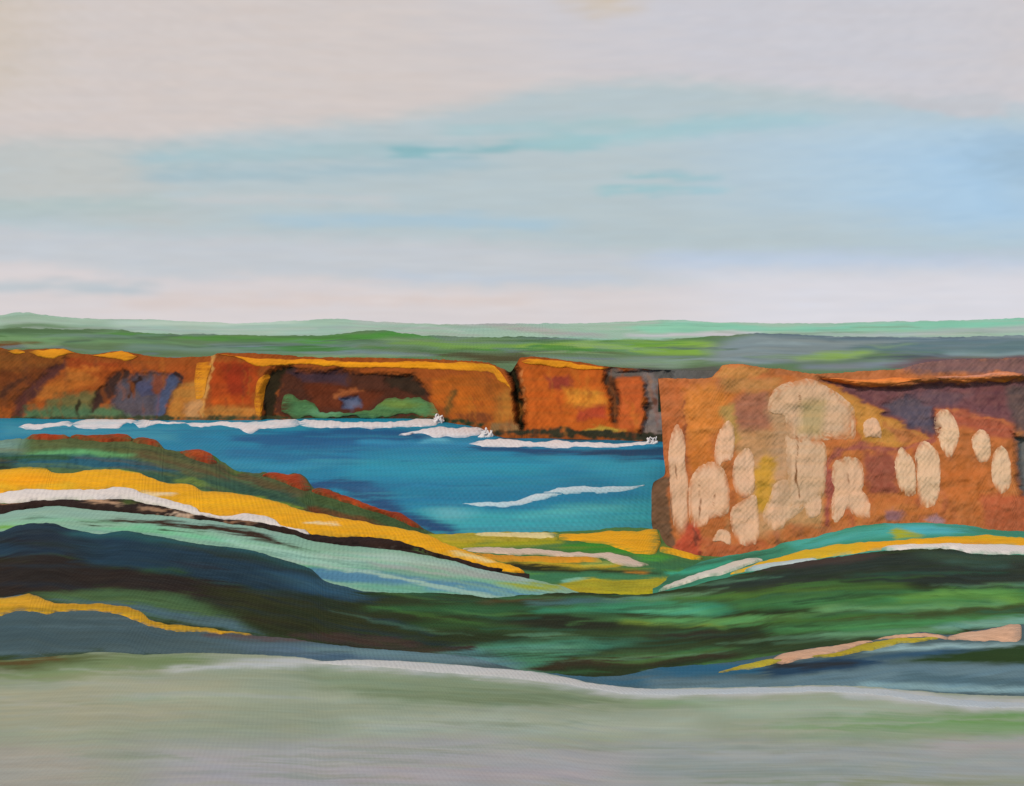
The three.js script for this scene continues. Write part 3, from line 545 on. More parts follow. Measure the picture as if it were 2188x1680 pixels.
{
  const g = new THREE.Group(); g.name = 'headland_cliff'; scene.add(g);
  tag(g, 'near orange brown cliff on the right, dotted with pale limestone patches', 'cliff');
  const x0 = C(150, 0)[0][0];
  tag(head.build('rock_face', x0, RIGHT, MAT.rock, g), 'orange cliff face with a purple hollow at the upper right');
  // the end wall that runs back from the left edge of the face
  const pos = [], col = [], c = [0, 0, 0, 0], y0 = head.crest(x0), y1 = C(0, 1450)[0][1], nr = 120, nc = 16;
  for (let j = 0; j < nr; j++) for (let i = 0; i < nc; i++) {
    const py = mix(y0, y1, j / (nr - 1)), e = i / (nc - 1); headCover.sample(x0 + 2, py, c);
    const p = at(headEdge(py), py, head.depth(x0, py) + c[3]), n = (fbm(e * 9, py / 30) - .5) * 6 * e;
    pos.push(p[0] + 34 * e + n, p[1] - e * 95 * Math.max(0, EYE - p[1]) / 245 - 3 * e, p[2] - 95 * e); col.push(c[0], c[1], c[2]);
  }
  grid('end_wall', nr, nc, pos, col, MAT.rock, g);
  const pale = new Cover('d8b092', { ax: 1, sx: 5, sy: 34, tone: .12, rag: 3, warp: 3, seed: 23 });
  pale.patch(C(760, 430, 1260, 430, 1260, 900, 860, 1300, 760, 900), 'cba98b', 20).patch(C(950, 560, 1080, 560, 1060, 760, 930, 740), 'b09a72', 12)
    .patch(C(1440, 560, 2200, 560, 2200, 1200, 1440, 1200), 'dab899', 16).patch(C(830, 900, 900, 880, 880, 1100, 820, 1180), 'b8977a', 9)
    .patch(C(550, 1090, 640, 1090, 600, 1130), 'b58a78', 5)
    .line(C(925, 770, 922, 1000, 935, 1100), 2.4, '7d5638', 1.6).line(C(378, 1000, 384, 1100, 380, 1230), 2.4, '84583c', 1.6).line(C(1575, 830, 1590, 900, 1588, 980), 2.4, '8a5f44', 1.6).line(C(936, 520, 940, 600), 2.2, '7d5638', 1.5).line(C(1205, 960, 1210, 1010), 2.2, '8a5f44', 1.5).line(C(250, 900, 255, 1000), 2, '8a5f44', 1.5).line(C(460, 1090, 462, 1160), 2, '8a5f44', 1.5);
  const S = (pts, o = {}) => slab('limestone_patch', head, pts, { cover: pale, h: .22, ...o }, g);
  S(C(250, 688, 285, 720, 303, 800, 300, 900, 318, 1000, 320, 1150, 322, 1240, 300, 1310, 262, 1320, 232, 1250, 216, 1150, 214, 1000, 205, 870, 218, 760));
  S(C(430, 900, 500, 920, 540, 1000, 550, 1090, 545, 1180, 500, 1212, 440, 1225, 410, 1265, 350, 1268, 318, 1200, 316, 1060, 345, 960));
  S(C(545, 668, 575, 720, 576, 830, 560, 890, 510, 905, 490, 935, 462, 905, 470, 790, 500, 710));
  S(C(640, 820, 680, 860, 688, 960, 690, 1050, 660, 1100, 610, 1105, 575, 1060, 562, 980, 580, 880));
  S(C(690, 1080, 710, 1180, 716, 1300, 690, 1365, 620, 1370, 575, 1320, 550, 1230, 560, 1160, 610, 1120));
  S(C(500, 1275, 548, 1295, 556, 1340, 545, 1365, 500, 1345, 455, 1345, 470, 1300), { n: 48, rings: 8 });
  S(C(1000, 438, 1090, 480, 1180, 540, 1240, 600, 1252, 700, 1240, 775, 1120, 780, 1000, 800, 880, 790, 850, 650, 762, 620, 775, 530, 830, 470, 920, 450), { h: .3, n: 110, rings: 24 });
  S(C(870, 740, 1000, 760, 1080, 800, 1090, 900, 1085, 1020, 1060, 1110, 1000, 1150, 960, 1160, 900, 1190, 860, 1160, 870, 1000, 862, 860), { h: .26, n: 110, rings: 22 });
  S(C(800, 1020, 870, 1000, 960, 1060, 965, 1160, 880, 1230, 840, 1275, 780, 1280, 730, 1200, 770, 1100));
  S(C(1000, 985, 1050, 1040, 1062, 1120, 1055, 1190, 1030, 1212, 985, 1215, 965, 1160, 950, 1080));
  S(C(1340, 655, 1375, 670, 1395, 730, 1392, 768, 1345, 765, 1300, 760, 1292, 700, 1305, 668), { n: 48, rings: 8 });
  S(C(1215, 868, 1265, 880, 1292, 930, 1300, 1000, 1290, 1060, 1320, 1100, 1336, 1160, 1325, 1222, 1260, 1215, 1200, 1170, 1170, 1220, 1130, 1240, 1105, 1180, 1120, 1090, 1130, 1050, 1115, 990, 1130, 900), { n: 96 });
  S(C(1500, 818, 1540, 850, 1575, 900, 1590, 980, 1585, 1080, 1540, 1095, 1500, 1060, 1475, 990, 1468, 900));
  S(C(1620, 782, 1690, 820, 1720, 880, 1725, 1000, 1712, 1110, 1670, 1160, 1620, 1150, 1595, 1090, 1590, 960, 1580, 860));
  S(C(1750, 605, 1800, 650, 1830, 740, 1820, 800, 1800, 860, 1770, 880, 1740, 850, 1705, 760, 1686, 700, 1700, 630));
  S(C(1940, 720, 1985, 740, 2006, 800, 2000, 880, 1970, 905, 1935, 900, 1910, 850, 1896, 770));
  S(C(2060, 810, 2100, 850, 2118, 930, 2118, 1020, 2090, 1070, 2050, 1080, 2015, 1020, 2005, 940, 2020, 850));
  const ledge = new Cover('da7f40', { sx: 24, sy: 3, tone: .14, rag: 3, seed: 25 });
  ledge.line(C(1250, 470, 1480, 465), 9, 'dd8444', 4).line(C(1720, 430, 2100, 412), 8, 'd58f74', 4).line(C(1950, 455, 2100, 450), 5, 'dd8530', 3);
  const L = (top, bot) => strip('orange_ledge', head, { top, bot, h: .35, cover: ledge, face: true, mat: MAT.rock, rag: 1.3 }, g);
  L(C(1060, 428, 1250, 440, 1340, 440, 1480, 432, 1620, 436), C(1060, 445, 1250, 478, 1340, 488, 1470, 472, 1620, 442));
  L(C(1680, 428, 1800, 424, 1950, 412, 2090, 396, 2150, 405, 2188, 400), C(1680, 436, 1780, 445, 1860, 464, 1950, 448, 2080, 462, 2140, 440, 2188, 425));
}

// ------------------------------------------------------------------ surf along the far shore
const foam = new Cover('dcd9dc', { sx: 16, sy: 2.4, tone: .07, rag: 2, warp: 2, seed: 31 });
foam.blob(200, 905, 60, 4, 'c9d3da', 3).blob(560, 905, 30, 4, 'd0d6da', 3).blob(1180, 946, 40, 3, 'e2dad8', 3);
const surf = (label, top, bot, o = {}) => tag(strip('surf', seaLand, { top, bot, h: .45, cover: foam, mat: MAT.bloom, rag: 2.4, soft: .5, ...o }), label, 'surf', { group: 'white surf lines on the bay' });
surf('long white surf line below the gullied rust cliffs, left end', A(112, 893, 200, 882, 440, 868, 470, 866), A(112, 903, 200, 910, 440, 896, 470, 886));
surf('thick white surf blob left of the ochre rock block', A(440, 872, 520, 855, 760, 852, 870, 862), A(440, 890, 500, 910, 740, 912, 780, 880, 870, 872));
surf('short small white surf patch between two longer surf lines', A(835, 866, 900, 858, 1000, 866, 1180, 876), A(835, 876, 880, 903, 950, 898, 1010, 880, 1180, 884));
surf('drooping white surf patch below the ochre rock block', A(1165, 875, 1400, 868, 1700, 858, 1900, 850), A(1165, 880, 1220, 900, 1320, 895, 1400, 890, 1500, 905, 1545, 938, 1600, 940, 1640, 918, 1780, 908, 1900, 900));
surf('long white surf line below the green slope, ending in spray', join(A(1880, 852), B(0, 757, 300, 768, 560, 765, 700, 740, 800, 720)), join(A(1880, 905), B(-60, 800, 180, 808, 400, 808, 640, 800, 780, 790, 800, 770)), { h: .7 });
surf('white surf rolling in under the orange buttress', B(520, 850, 640, 826, 800, 800, 900, 805, 960, 795, 1040, 800, 1080, 830), B(520, 862, 640, 846, 740, 862, 860, 868, 950, 862, 1030, 850, 1080, 848), { h: .7 });
surf('white surf line beneath the square block beyond the cleft', B(960, 905, 1020, 885, 1150, 878, 1300, 890, 1400, 895, 1520, 885, 1640, 895, 1900, 902, 2080, 900, 2160, 895), B(960, 908, 1080, 925, 1220, 930, 1400, 925, 1550, 932, 1700, 930, 1900, 925, 2100, 915, 2160, 910));
const roller = new Cover('aecdd8', { sx: 30, sy: 2.2, tone: .1, rag: 4, warp: 2, seed: 33 });
roller.line(B(1250, 1280, 1500, 1200, 1700, 1185, 2080, 1170), 9, 'c3d6e0', 4).line(B(930, 1290, 1200, 1285), 5, 'c0d8e0', 3);
surf('pale blue wave streak alone in the middle of the bay', B(920, 1285, 1100, 1270, 1240, 1262, 1330, 1235, 1450, 1205, 1550, 1178, 1700, 1172, 1860, 1172, 2000, 1165, 2085, 1155), B(920, 1290, 1050, 1305, 1180, 1308, 1330, 1290, 1430, 1265, 1500, 1232, 1700, 1225, 1850, 1218, 2000, 1200, 2085, 1170), { cover: roller, h: .2, rag: 2.4, soft: .9, tip: 60 });
function spray(label, cx, cy, w, h, seed) {                       // a burst of spray: many thin plumes thrown up from the surf
  const g = new THREE.Group(); g.name = numbered('spray'); scene.add(g);
  tag(g, label, 'spray', { group: 'spray bursts on the shore rocks' });
  const d = EYE * F / (cy - 690), b = at(cx, cy, d), u = d / F;
  for (let k = 0; k < 15; k++) {
    const r = (n) => hash(k * 7 + n, seed), a = (r(1) - .45) * 1.3, len = h * u * (.35 + .5 * r(2)), rad = w * u * (.08 + .13 * r(3)), pos = [], col = [], c = [0, 0, 0, 0];
    foam.sample(cx + k * 9, cy, c);
    for (let j = 0; j <= 7; j++) for (let i = 0; i <= 7; i++) {
      const t = j / 7, q = i / 7 * 6.2832, rr = rad * (j === 7 ? .12 : 1 + .5 * Math.sin(t * 5 + k)) * (1 - t * .45);
      const ox = (r(4) - .5) * w * u + Math.sin(a) * len * t + (noise(t * 3, k) - .5) * .6 * w * u * .3, oz = (r(5) - .5) * 4;
      pos.push(b[0] + ox + Math.cos(q) * rr, b[1] - .3 + len * Math.cos(a) * t * (1.2 - .2 * t), b[2] + oz + Math.sin(q) * rr);
      col.push(c[0], c[1], c[2]);
    }
    grid('plume', 8, 8, pos, col, MAT.bloom, g);
  }
}
spray('white spray bursting at the right end of the long surf line', B(775, 0)[0][0], B(0, 775)[0][1], 22, 27, 5);
spray('white spray against the foot of the orange buttress', B(1068, 0)[0][0], B(0, 862)[0][1], 24, 26, 9);
spray('small white spray where the surf meets the near headland', B(2120, 0)[0][0], B(0, 905)[0][1], 18, 22, 14);

// ------------------------------------------------------------------ the left headland, red topped
const aCover = new Cover('4f6642', { ax: 2.5, sx: 44, sy: 3, tone: .2, rag: 4, warp: 4, seed: 41 });
aCover.patch(A(-200, 950, 150, 955, 130, 1050, -200, 1090), '6f8f84', 12)
  .line(A(300, 1000, 700, 1000, 1000, 1050, 1300, 1120, 1700, 1260, 2000, 1370), [30, 40, 40, 40, 36, 20], '55603c', 8)
  .line(A(900, 1080, 1300, 1170, 1700, 1290, 1900, 1350), [20, 36, 30, 20], '5f553a', 9)
  .line(A(200, 1065, 500, 1065, 820, 1080), [8, 16, 8], '5d9a66', 6)
  .line(A(-150, 1120, 100, 1110, 500, 1120, 800, 1135, 1100, 1185), [26, 26, 26, 22, 5], '2a596d', 6)
  .line(A(-100, 1100, 150, 1095, 400, 1095), 12, '33563f', 6)
  .patch(A(-200, 1110, 60, 1110, 80, 1170, -200, 1190), '2e352a', 8)
  .line(A(800, 1190, 1100, 1230, 1400, 1270, 1700, 1330, 2000, 1400), [8, 26, 30, 26, 10], '37584a', 7)
  .line(A(1280, 1320, 1600, 1345, 1900, 1410), [10, 8, 4], '7f9a35', 4)
  .line(A(1140, 1240, 1200, 1230, 1260, 1265), 12, '6b8440', 5)
  .line(A(2000, 1420, 2150, 1460, 2300, 1500), 18, '6b4226', 6)
  .line(B(0, 1260, 300, 1340, 550, 1420, 680, 1470), [30, 34, 30, 12], '48603a', 6)
  .line(B(0, 1330, 250, 1390, 420, 1430), [16, 16, 4], '74462a', 6)
  .line(A(1350, 1085, 1430, 1130, 1500, 1180), 8, '4f7a35', 4);
const slopeA = curve(P(0, 930, 300, 950, 500, 1000, 700, 1070, 940, 1140));
aCover.streaks(60, -40, 900, 950, 1120, ['5d7a48', '3f5a3c', '6a5a3a', '4f7050', '39503a'], { w: 5, len: 200, soft: 3, slope: slopeA });
const leftHead = new Land({
  top: join(A(-1500, 985, -200, 985, 0, 985, 70, 976, 150, 970, 200, 957, 400, 954, 430, 961, 780, 950, 840, 968, 950, 980, 1010, 1008, 1040, 1038, 1150, 1054, 1260, 1046, 1340, 1075, 1400, 1118, 1500, 1178, 1580, 1190, 1700, 1186, 1800, 1200, 1880, 1192, 1930, 1225, 1970, 1283), B(60, 1190, 200, 1240, 430, 1330, 530, 1345, 600, 1392, 700, 1450, 790, 1485)),
  bot: join(A(-1500, 1230, 0, 1230, 700, 1230, 1200, 1310, 1700, 1410, 2188, 1560), B(400, 1470, 790, 1560)), dTop: join(P(LEFT, 180, 0, 190, 400, 205, 700, 225, 945, 246)), dBot: join(P(LEFT, 164, 400, 172, 700, 192, 945, 225)), pow: .7, rough: 1.6, lumps: 3, cover: aCover, back: [[3, .4], [10, 5], [30, 22], [60, 45]],
});
structure(leftHead.build('headland', LEFT, B(790, 0)[0][0], MAT.ground), 'low dark green headland sloping into the bay from the left', 'headland');
const heath = new Cover('963c1d', { sx: 26, sy: 4, tone: .2, rag: 3, seed: 43 });
heath.line(A(450, 985, 700, 980, 900, 1000), 5, '7a4522', 4).blob(610, 1022, 22, 9, 'b2451c', 6).blob(425, 973, 20, 6, 'b3521f', 5).line(B(0, 1240, 200, 1270, 420, 1340), 6, 'b0491e', 4);
const heather = (label, top, bot) => tag(strip('heather_patch', leftHead, { top, bot, h: .6, cover: heath, mat: MAT.bloom, rag: 1.6 }), label, 'heather patch', { group: 'red heather patches on the left headland' });
heather('leftmost brownish red patch on the headland crest', A(165, 975, 200, 960, 400, 957, 440, 965), A(165, 980, 300, 985, 400, 972, 440, 972));
heather('long red patch along the crest of the left headland', A(440, 962, 600, 962, 780, 952, 830, 968, 840, 980), A(440, 972, 600, 992, 780, 998, 830, 1000, 840, 985));
heather('domed red patch following the long red crest patch', A(830, 978, 950, 982, 1005, 1008, 1025, 1030), A(830, 1002, 900, 1008, 980, 1028, 1025, 1035));
heather('orange red patch halfway down the headland crest', A(1130, 1062, 1200, 1052, 1260, 1048, 1330, 1075, 1370, 1120), A(1130, 1068, 1200, 1100, 1280, 1125, 1350, 1142, 1370, 1138));
heather('bright red dome lower down the headland slope', A(1650, 1205, 1720, 1195, 1800, 1204, 1880, 1195, 1925, 1225, 1965, 1290), A(1650, 1215, 1740, 1235, 1830, 1270, 1900, 1300, 1940, 1310, 1965, 1300));
heather('long orange red tongue running down to the water', join(A(1960, 1290), B(60, 1195, 200, 1243, 430, 1332, 530, 1348, 600, 1393, 680, 1442)), join(A(1960, 1310), B(60, 1240, 200, 1285, 400, 1345, 530, 1395, 600, 1425, 680, 1450)));

// ------------------------------------------------------------------ the valley floor by the water
const vCover = new Cover('4c7440', { ax: 2.5, sx: 54, sy: 2.4, tone: .18, rag: 4, warp: 3, seed: 51 });
vCover.patch(E(600, 150, 900, 160, 980, 200, 860, 250, 700, 240), 'a59e26', 6)
  .line(E(620, 160, 800, 155, 1300, 150), 6, '5d6a2a', 4)
  .line(E(860, 240, 1100, 225, 1400, 215), [6, 14, 8], '9a9a22', 5)
  .line(E(1450, 240, 1600, 240, 1750, 255, 1850, 275), [10, 20, 18, 8], '38852f', 5)
  .patch(E(1850, 290, 1990, 280, 2060, 300, 2000, 330, 1900, 330), '4a9a38', 6)
  .patch(E(1900, 330, 2300, 320, 2300, 420, 1900, 400), '3a6f4a', 8)
  .line(E(2050, 395, 2188, 385, 2300, 375), 8, '3fae90', 4)
  .line(E(1000, 340, 1400, 345, 1720, 345), [8, 16, 14], 'b7a02b', 4)
  .line(E(1560, 340, 1700, 335), 8, 'a9bb5a', 4)
  .line(E(1130, 350, 1300, 370, 1480, 380, 1700, 385, 1950, 405), [16, 18, 12, 10, 14], '292c19', 4)
  .line(E(1100, 400, 1350, 420, 1700, 410, 2050, 420), [16, 22, 14, 14], '3d7a55', 6)
  .line(E(1440, 440, 1510, 434, 1570, 436), [6, 10, 6], '7fbda6', 3)
  .patch(E(1780, 385, 1930, 385, 1900, 400, 1800, 395), 'b87a26', 4)
  .patch(E(1100, 475, 1300, 480, 1460, 448, 1600, 425, 1720, 435, 1900, 428, 2250, 405, 2250, 540, 1100, 540), 'b1aa20', 5);
vCover.streaks(40, 900, 1540, 1140, 1260, ['5f9a3c', '3a6a40', '9c9c2c', '417f55', '6f8a35'], { w: 4, len: 130, soft: 2.5 });
const valley = new Land({
  top: join(B(600, 1480, 700, 1475, 1000, 1470, 1600, 1457, 1750, 1450, 1850, 1440, 1980, 1432, 2160, 1448), E(2000, 190, 2030, 232, 2100, 262, 2188, 290, 2400, 300)), bot: P(870, 1275, 1200, 1300, 1570, 1290),
  dTop: 226, dBot: 135, pow: .85, rough: 1.2, cover: vCover, back: [[2, .3], [6, 6], [12, 14]], rowStep: 1.5,
});
structure(valley.build('valley_meadow', B(610, 0)[0][0], E(2390, 0)[0][0], MAT.ground), 'small green and olive meadow where the valley meets the bay', 'meadow');
const gold = new Cover('e3a51c', { sx: 34, sy: 2.2, tone: .13, rag: 3, warp: 3, seed: 53 });
const olive = new Cover('a89a30', { sx: 40, sy: 2, tone: .28, rag: 3, warp: 3, seed: 54 });
const pink = new Cover('cbb7a6', { sx: 40, sy: 2.2, tone: .1, rag: 3, warp: 3, seed: 55 });
const white = new Cover('d8d2cf', { sx: 40, sy: 2.4, tone: .06, rag: 2, warp: 2, seed: 56 });
const orange = new Cover('c98c26', { sx: 34, sy: 2.2, tone: .16, rag: 3, warp: 3, seed: 57 });
gold.blob(480, 1080, 90, 8, 'eeb019', 9).line(A(0, 1290, 200, 1285, 400, 1285), 9, 'd9b32c', 6).line(A(1950, 1525, 2110, 1530), 5, 'e3d3a8', 3).line(A(900, 1330, 1060, 1345), 5, 'e8cfa0', 3).blob(60, 1035, 70, 12, 'e79f14', 10).line(A(0, 1175, 150, 1170, 300, 1172), 7, '9c8a26', 5).line(A(550, 1175, 700, 1172, 860, 1195), 4, 'c4b52c', 3).line(E(820, 290, 1000, 340), 5, 'e5cf90', 3)
  .patch(G(420, 390, 900, 260, 1200, 220, 1200, 300, 420, 420), 'd9b026', 10).line(G(1100, 225, 1600, 200, 2157, 205), 6, 'c9a824', 4).line(G(1850, 250, 1900, 245), 12, 'e89a1c', 4);
const bloom = (label, land, top, bot, cover = gold, o = {}) => tag(strip('flower_strip', land, { top, bot, h: .45, cover, mat: MAT.bloom, ...o }), label, 'flower strip', { group: 'strips of yellow flowers across the fields' });
const sand = (label, land, top, bot, cover = white, o = {}) => tag(strip('sandy_path', land, { top, bot, h: .3, cover, mat: MAT.bloom, ...o }), label, 'path', { group: 'pale sandy strips across the fields' });
bloom('dull yellow strip along the water edge of the valley meadow', valley, E(700, 172, 850, 165, 950, 163, 1100, 158, 1420, 160), E(700, 200, 850, 225, 950, 215, 1200, 212, 1420, 205), olive);
sand('cream streak on the dull yellow strip by the water', valley, E(900, 175, 1050, 168, 1250, 168, 1400, 172), E(900, 188, 1050, 198, 1250, 200, 1400, 196), new Cover('d7c68f', { sx: 60, sy: 2, tone: .12, seed: 58 }), { h: .75 });
bloom('bright yellow orange patch at the foot of the near headland cliff', valley, E(1400, 172, 1600, 165, 1700, 150, 1850, 148, 1970, 140, 1995, 200), E(1400, 205, 1600, 218, 1700, 235, 1850, 282, 1960, 285, 1995, 230), gold, { blunt: true });
bloom('small orange yellow patch under the headland corner', valley, E(1985, 240, 2060, 256, 2140, 276, 2188, 292, 2240, 300), E(1985, 278, 2060, 290, 2140, 308, 2188, 316, 2240, 316), gold, { blunt: true });
sand('pale pink strip through the middle of the valley meadow', valley, E(845, 248, 950, 243, 1200, 255, 1500, 275, 1700, 280, 1800, 295, 1860, 330, 1930, 345), E(845, 262, 950, 278, 1200, 290, 1500, 300, 1640, 308, 1720, 335, 1800, 352, 1930, 358), pink, { rag: 2.4 });
bloom('thin orange strip under the pale pink strip in the valley', valley, E(900, 282, 1050, 290, 1300, 300, 1640, 308, 1660, 325), E(900, 290, 1050, 325, 1300, 330, 1640, 335, 1660, 335), orange);

// ------------------------------------------------------------------ the yellow crested hill on the left
const bCover = new Cover('5d7a48', { sx: 50, sy: 2.6, tone: .2, rag: 4, seed: 61 });
bCover.below(join(A(-1500, 1400, 0, 1400, 350, 1380, 800, 1390, 1300, 1480, 1900, 1570), E(0, 180, 400, 215, 800, 320, 1100, 385)), '2f2724', 4);
const yellowHill = new Land({
  top: join(A(-1500, 1185, -200, 1180, 0, 1176, 70, 1166, 160, 1152, 290, 1166, 330, 1190, 440, 1191, 560, 1173, 700, 1166, 860, 1186, 950, 1226, 1050, 1256, 1200, 1262, 1280, 1300, 1500, 1322, 1700, 1362, 1950, 1432), B(200, 1382, 400, 1422, 600, 1452, 700, 1478), E(740, 218, 830, 250, 950, 290, 1080, 342, 1240, 400)),
  bot: join(A(-1500, 1500, 0, 1490, 350, 1470, 1000, 1520, 1600, 1590), E(0, 240, 400, 290, 800, 370, 1240, 425)), dTop: P(LEFT, 158, 0, 160, 700, 158, 1140, 148), dBot: P(LEFT, 128, 0, 128, 1140, 138), pow: .75, rough: 1.3, cover: bCover,
});
structure(yellowHill.build('hill', LEFT, E(1235, 0)[0][0], MAT.ground), 'hill sloping right below the left headland, under a yellow crest', 'hill');
bloom('broad bright yellow strip along the crest of the left hill', yellowHill,
  join(A(-1400, 1186, -200, 1182, 0, 1177, 70, 1168, 160, 1154, 290, 1168, 330, 1191, 440, 1192, 560, 1175, 700, 1168, 860, 1188, 950, 1228, 1050, 1258, 1200, 1264, 1280, 1302, 1500, 1324, 1700, 1364, 1950, 1434), B(200, 1384, 400, 1424, 600, 1456, 700, 1482), E(740, 222, 830, 254, 950, 294, 1080, 346, 1210, 392)),
  join(A(-1400, 1340, -200, 1340, 0, 1332, 70, 1312, 180, 1302, 420, 1307, 650, 1302, 720, 1287, 830, 1302, 900, 1332, 1050, 1372, 1180, 1402, 1235, 1425, 1260, 1462, 1420, 1482, 1550, 1462, 1650, 1472, 1735, 1500, 1770, 1540, 1920, 1562), E(0, 175, 150, 190, 260, 186, 420, 200, 560, 238, 700, 285, 850, 320, 1000, 370, 1210, 396)), gold, { h: .55, soft: .3 });
sand('broad white strip under the yellow crest of the left hill', yellowHill,
  join(A(-1400, 1338, 0, 1330, 70, 1310, 180, 1300, 420, 1305, 650, 1300, 720, 1285, 830, 1300, 900, 1330, 1050, 1370, 1180, 1400, 1235, 1424, 1260, 1460, 1420, 1480, 1550, 1460, 1650, 1470, 1735, 1498, 1770, 1540, 1920, 1562, 1960, 1592)),
  join(A(-1400, 1400, 0, 1386, 120, 1387, 250, 1371, 500, 1361, 650, 1369, 780, 1361, 860, 1371, 950, 1396, 1120, 1432, 1250, 1472, 1400, 1491, 1600, 1512, 1750, 1537, 1900, 1578, 1960, 1600)), white, { h: .6, soft: .25 });
const bankCover = new Cover('2e2320', { sx: 26, sy: 3, tone: .3, rag: 3, seed: 63 });
bankCover.line(D(530, 75, 600, 88, 660, 95), 8, 'b09278', 4, { rag: 6 }).line(D(820, 122, 900, 138), 6, '97785f', 3, { rag: 6 }).line(D(990, 150, 1060, 170), 6, 'c0a58c', 3, { rag: 6 }).line(D(1290, 200, 1400, 205), 5, '8a6a52', 3, { rag: 6 }).line(D(20, 95, 70, 95), 4, '9a7a5c', 3).blob(272, 1078, 12, 6, '44582c', 4).line(E(320, 250, 420, 262), 4, 'a5a3a0', 3);
const bank = (label, land, top, bot, cover = bankCover) => tag(strip('earth_bank', land, { top, bot, h: .5, cover, mat: MAT.ground, rag: 2 }), label, 'earth bank', { group: 'dark earth banks between fields' });
bank('dark brown earth bank with pale stones under the white strip', yellowHill,
  join(A(-1400, 1398, 0, 1386, 120, 1387, 250, 1373, 500, 1363, 650, 1369, 780, 1361, 860, 1371, 950, 1396, 1120, 1432, 1250, 1472, 1400, 1492, 1600, 1512, 1750, 1537, 1940, 1588), E(0, 178, 150, 193, 260, 190, 420, 204, 560, 242, 700, 290, 850, 325, 1000, 372, 1090, 382)),
  join(A(-1400, 1460, 0, 1452, 100, 1432, 350, 1402, 500, 1416, 750, 1441, 1000, 1462, 1300, 1497, 1600, 1540, 1900, 1600), E(0, 218, 200, 230, 400, 248, 560, 262, 700, 300, 800, 330, 930, 372, 1000, 386, 1090, 386)));

// ------------------------------------------------------------------ the mint green field
const mCover = new Cover('84ae9a', { sx: 60, sy: 2.6, tone: .13, rag: 5, warp: 4, seed: 71 });
mCover.line(D(0, 130, 300, 120, 700, 150, 1100, 180, 1500, 240), 24, '88ad9f', 8)
  .line(D(500, 230, 800, 215, 1100, 270, 1400, 310), [6, 14, 12, 6], '74bd95', 6)
  .line(D(0, 220, 90, 210, 160, 195), [5, 10, 3], '6fa552', 4)
  .line(D(180, 160, 240, 155), 6, '5b7a68', 4)
  .line(D(470, 185, 700, 178, 900, 192, 1200, 218, 1400, 250, 1550, 300, 1700, 335, 1820, 358), [3, 6, 9, 11, 10, 7, 5, 2], '3b2c22', 3, { rag: 5 })
  .line(D(530, 205, 620, 208), 3, '2c3a24', 2, { rag: 5 }).line(D(930, 232, 1000, 240, 1150, 250), 3, '2f3a26', 2, { rag: 6 })
  .line(D(1300, 290, 1700, 380, 1964, 420), [8, 20, 20], '9cc9b8', 7)
  .line(D(1650, 420, 1800, 470, 1964, 510), [8, 14, 12], '5fae82', 6)
  .line(E(100, 290, 400, 310, 800, 360, 1200, 430), [16, 22, 20, 10], '9dbcb0', 7)
  .line(E(400, 350, 800, 390, 1150, 425), [12, 22, 8], '9aa8a2', 6)
  .line(E(100, 370, 500, 400, 1000, 450, 1300, 480), [14, 10, 10, 8], '6fab86', 6)
  .line(E(-50, 395, 200, 410, 500, 435, 900, 465, 1250, 505), [22, 26, 24, 18, 8], '5688a4', 6)
  .line(E(250, 470, 600, 485, 900, 500), [12, 22, 14], '69a691', 7)
  .line(E(700, 478, 900, 490, 1100, 510, 1250, 516), 12, '5f97b0', 6)
  .line(E(1060, 455, 1250, 470, 1380, 478), [3, 14, 10], '9aa83a', 5);
const slopeM = curve(P(0, 1095, 120, 1082, 340, 1100, 620, 1142, 900, 1185, 1190, 1250));
for (let i = 0; i < 1250; i += 50) mCover.streaks(3, i - 20, i + 70, slopeM(i + 25) + 2, slopeM(i + 25) + 52, ['8fb8a6', '74b592', '9cbfb2', '7ca898', '86c0a0'], { w: 4.5, len: 190, soft: 2.5, slope: slopeM });
const mintField = new Land({
  top: join(P(LEFT, 1108, 0, 1099, 34, 1091, 120, 1081, 170, 1086, 254, 1094, 340, 1101, 440, 1112, 540, 1126, 620, 1142, 674, 1157, 785, 1170, 850, 1176, 896, 1184, 970, 1199, 1020, 1214, 1092, 1229, 1192, 1250, 1240, 1266, 1330, 1284)), bot: P(LEFT, 1160, 0, 1158, 76, 1142, 208, 1164, 264, 1160, 416, 1188, 604, 1224, 742, 1275, 900, 1300, 1330, 1310),
  dTop: P(LEFT, 125, 0, 125, 700, 128, 1330, 130), dBot: P(LEFT, 112, 0, 112, 1330, 105), pow: .75, rough: 1, cover: mCover,
});
structure(mintField.build('field', LEFT, 1325, MAT.ground), 'pale mint green field under the dark earth bank', 'field');
bloom('olive yellow strip along the valley bottom above the dark field', valley, E(1150, 492, 1300, 480, 1460, 450, 1600, 425, 1720, 435, 1900, 428, 2100, 424, 2160, 430), E(1150, 500, 1300, 508, 1460, 512, 1600, 512, 1720, 512, 1900, 505, 2030, 480, 2160, 440), new Cover('a69c25', { sx: 40, sy: 2, tone: .3, seed: 72 }), { h: .15, soft: 1, rag: 2.4 });

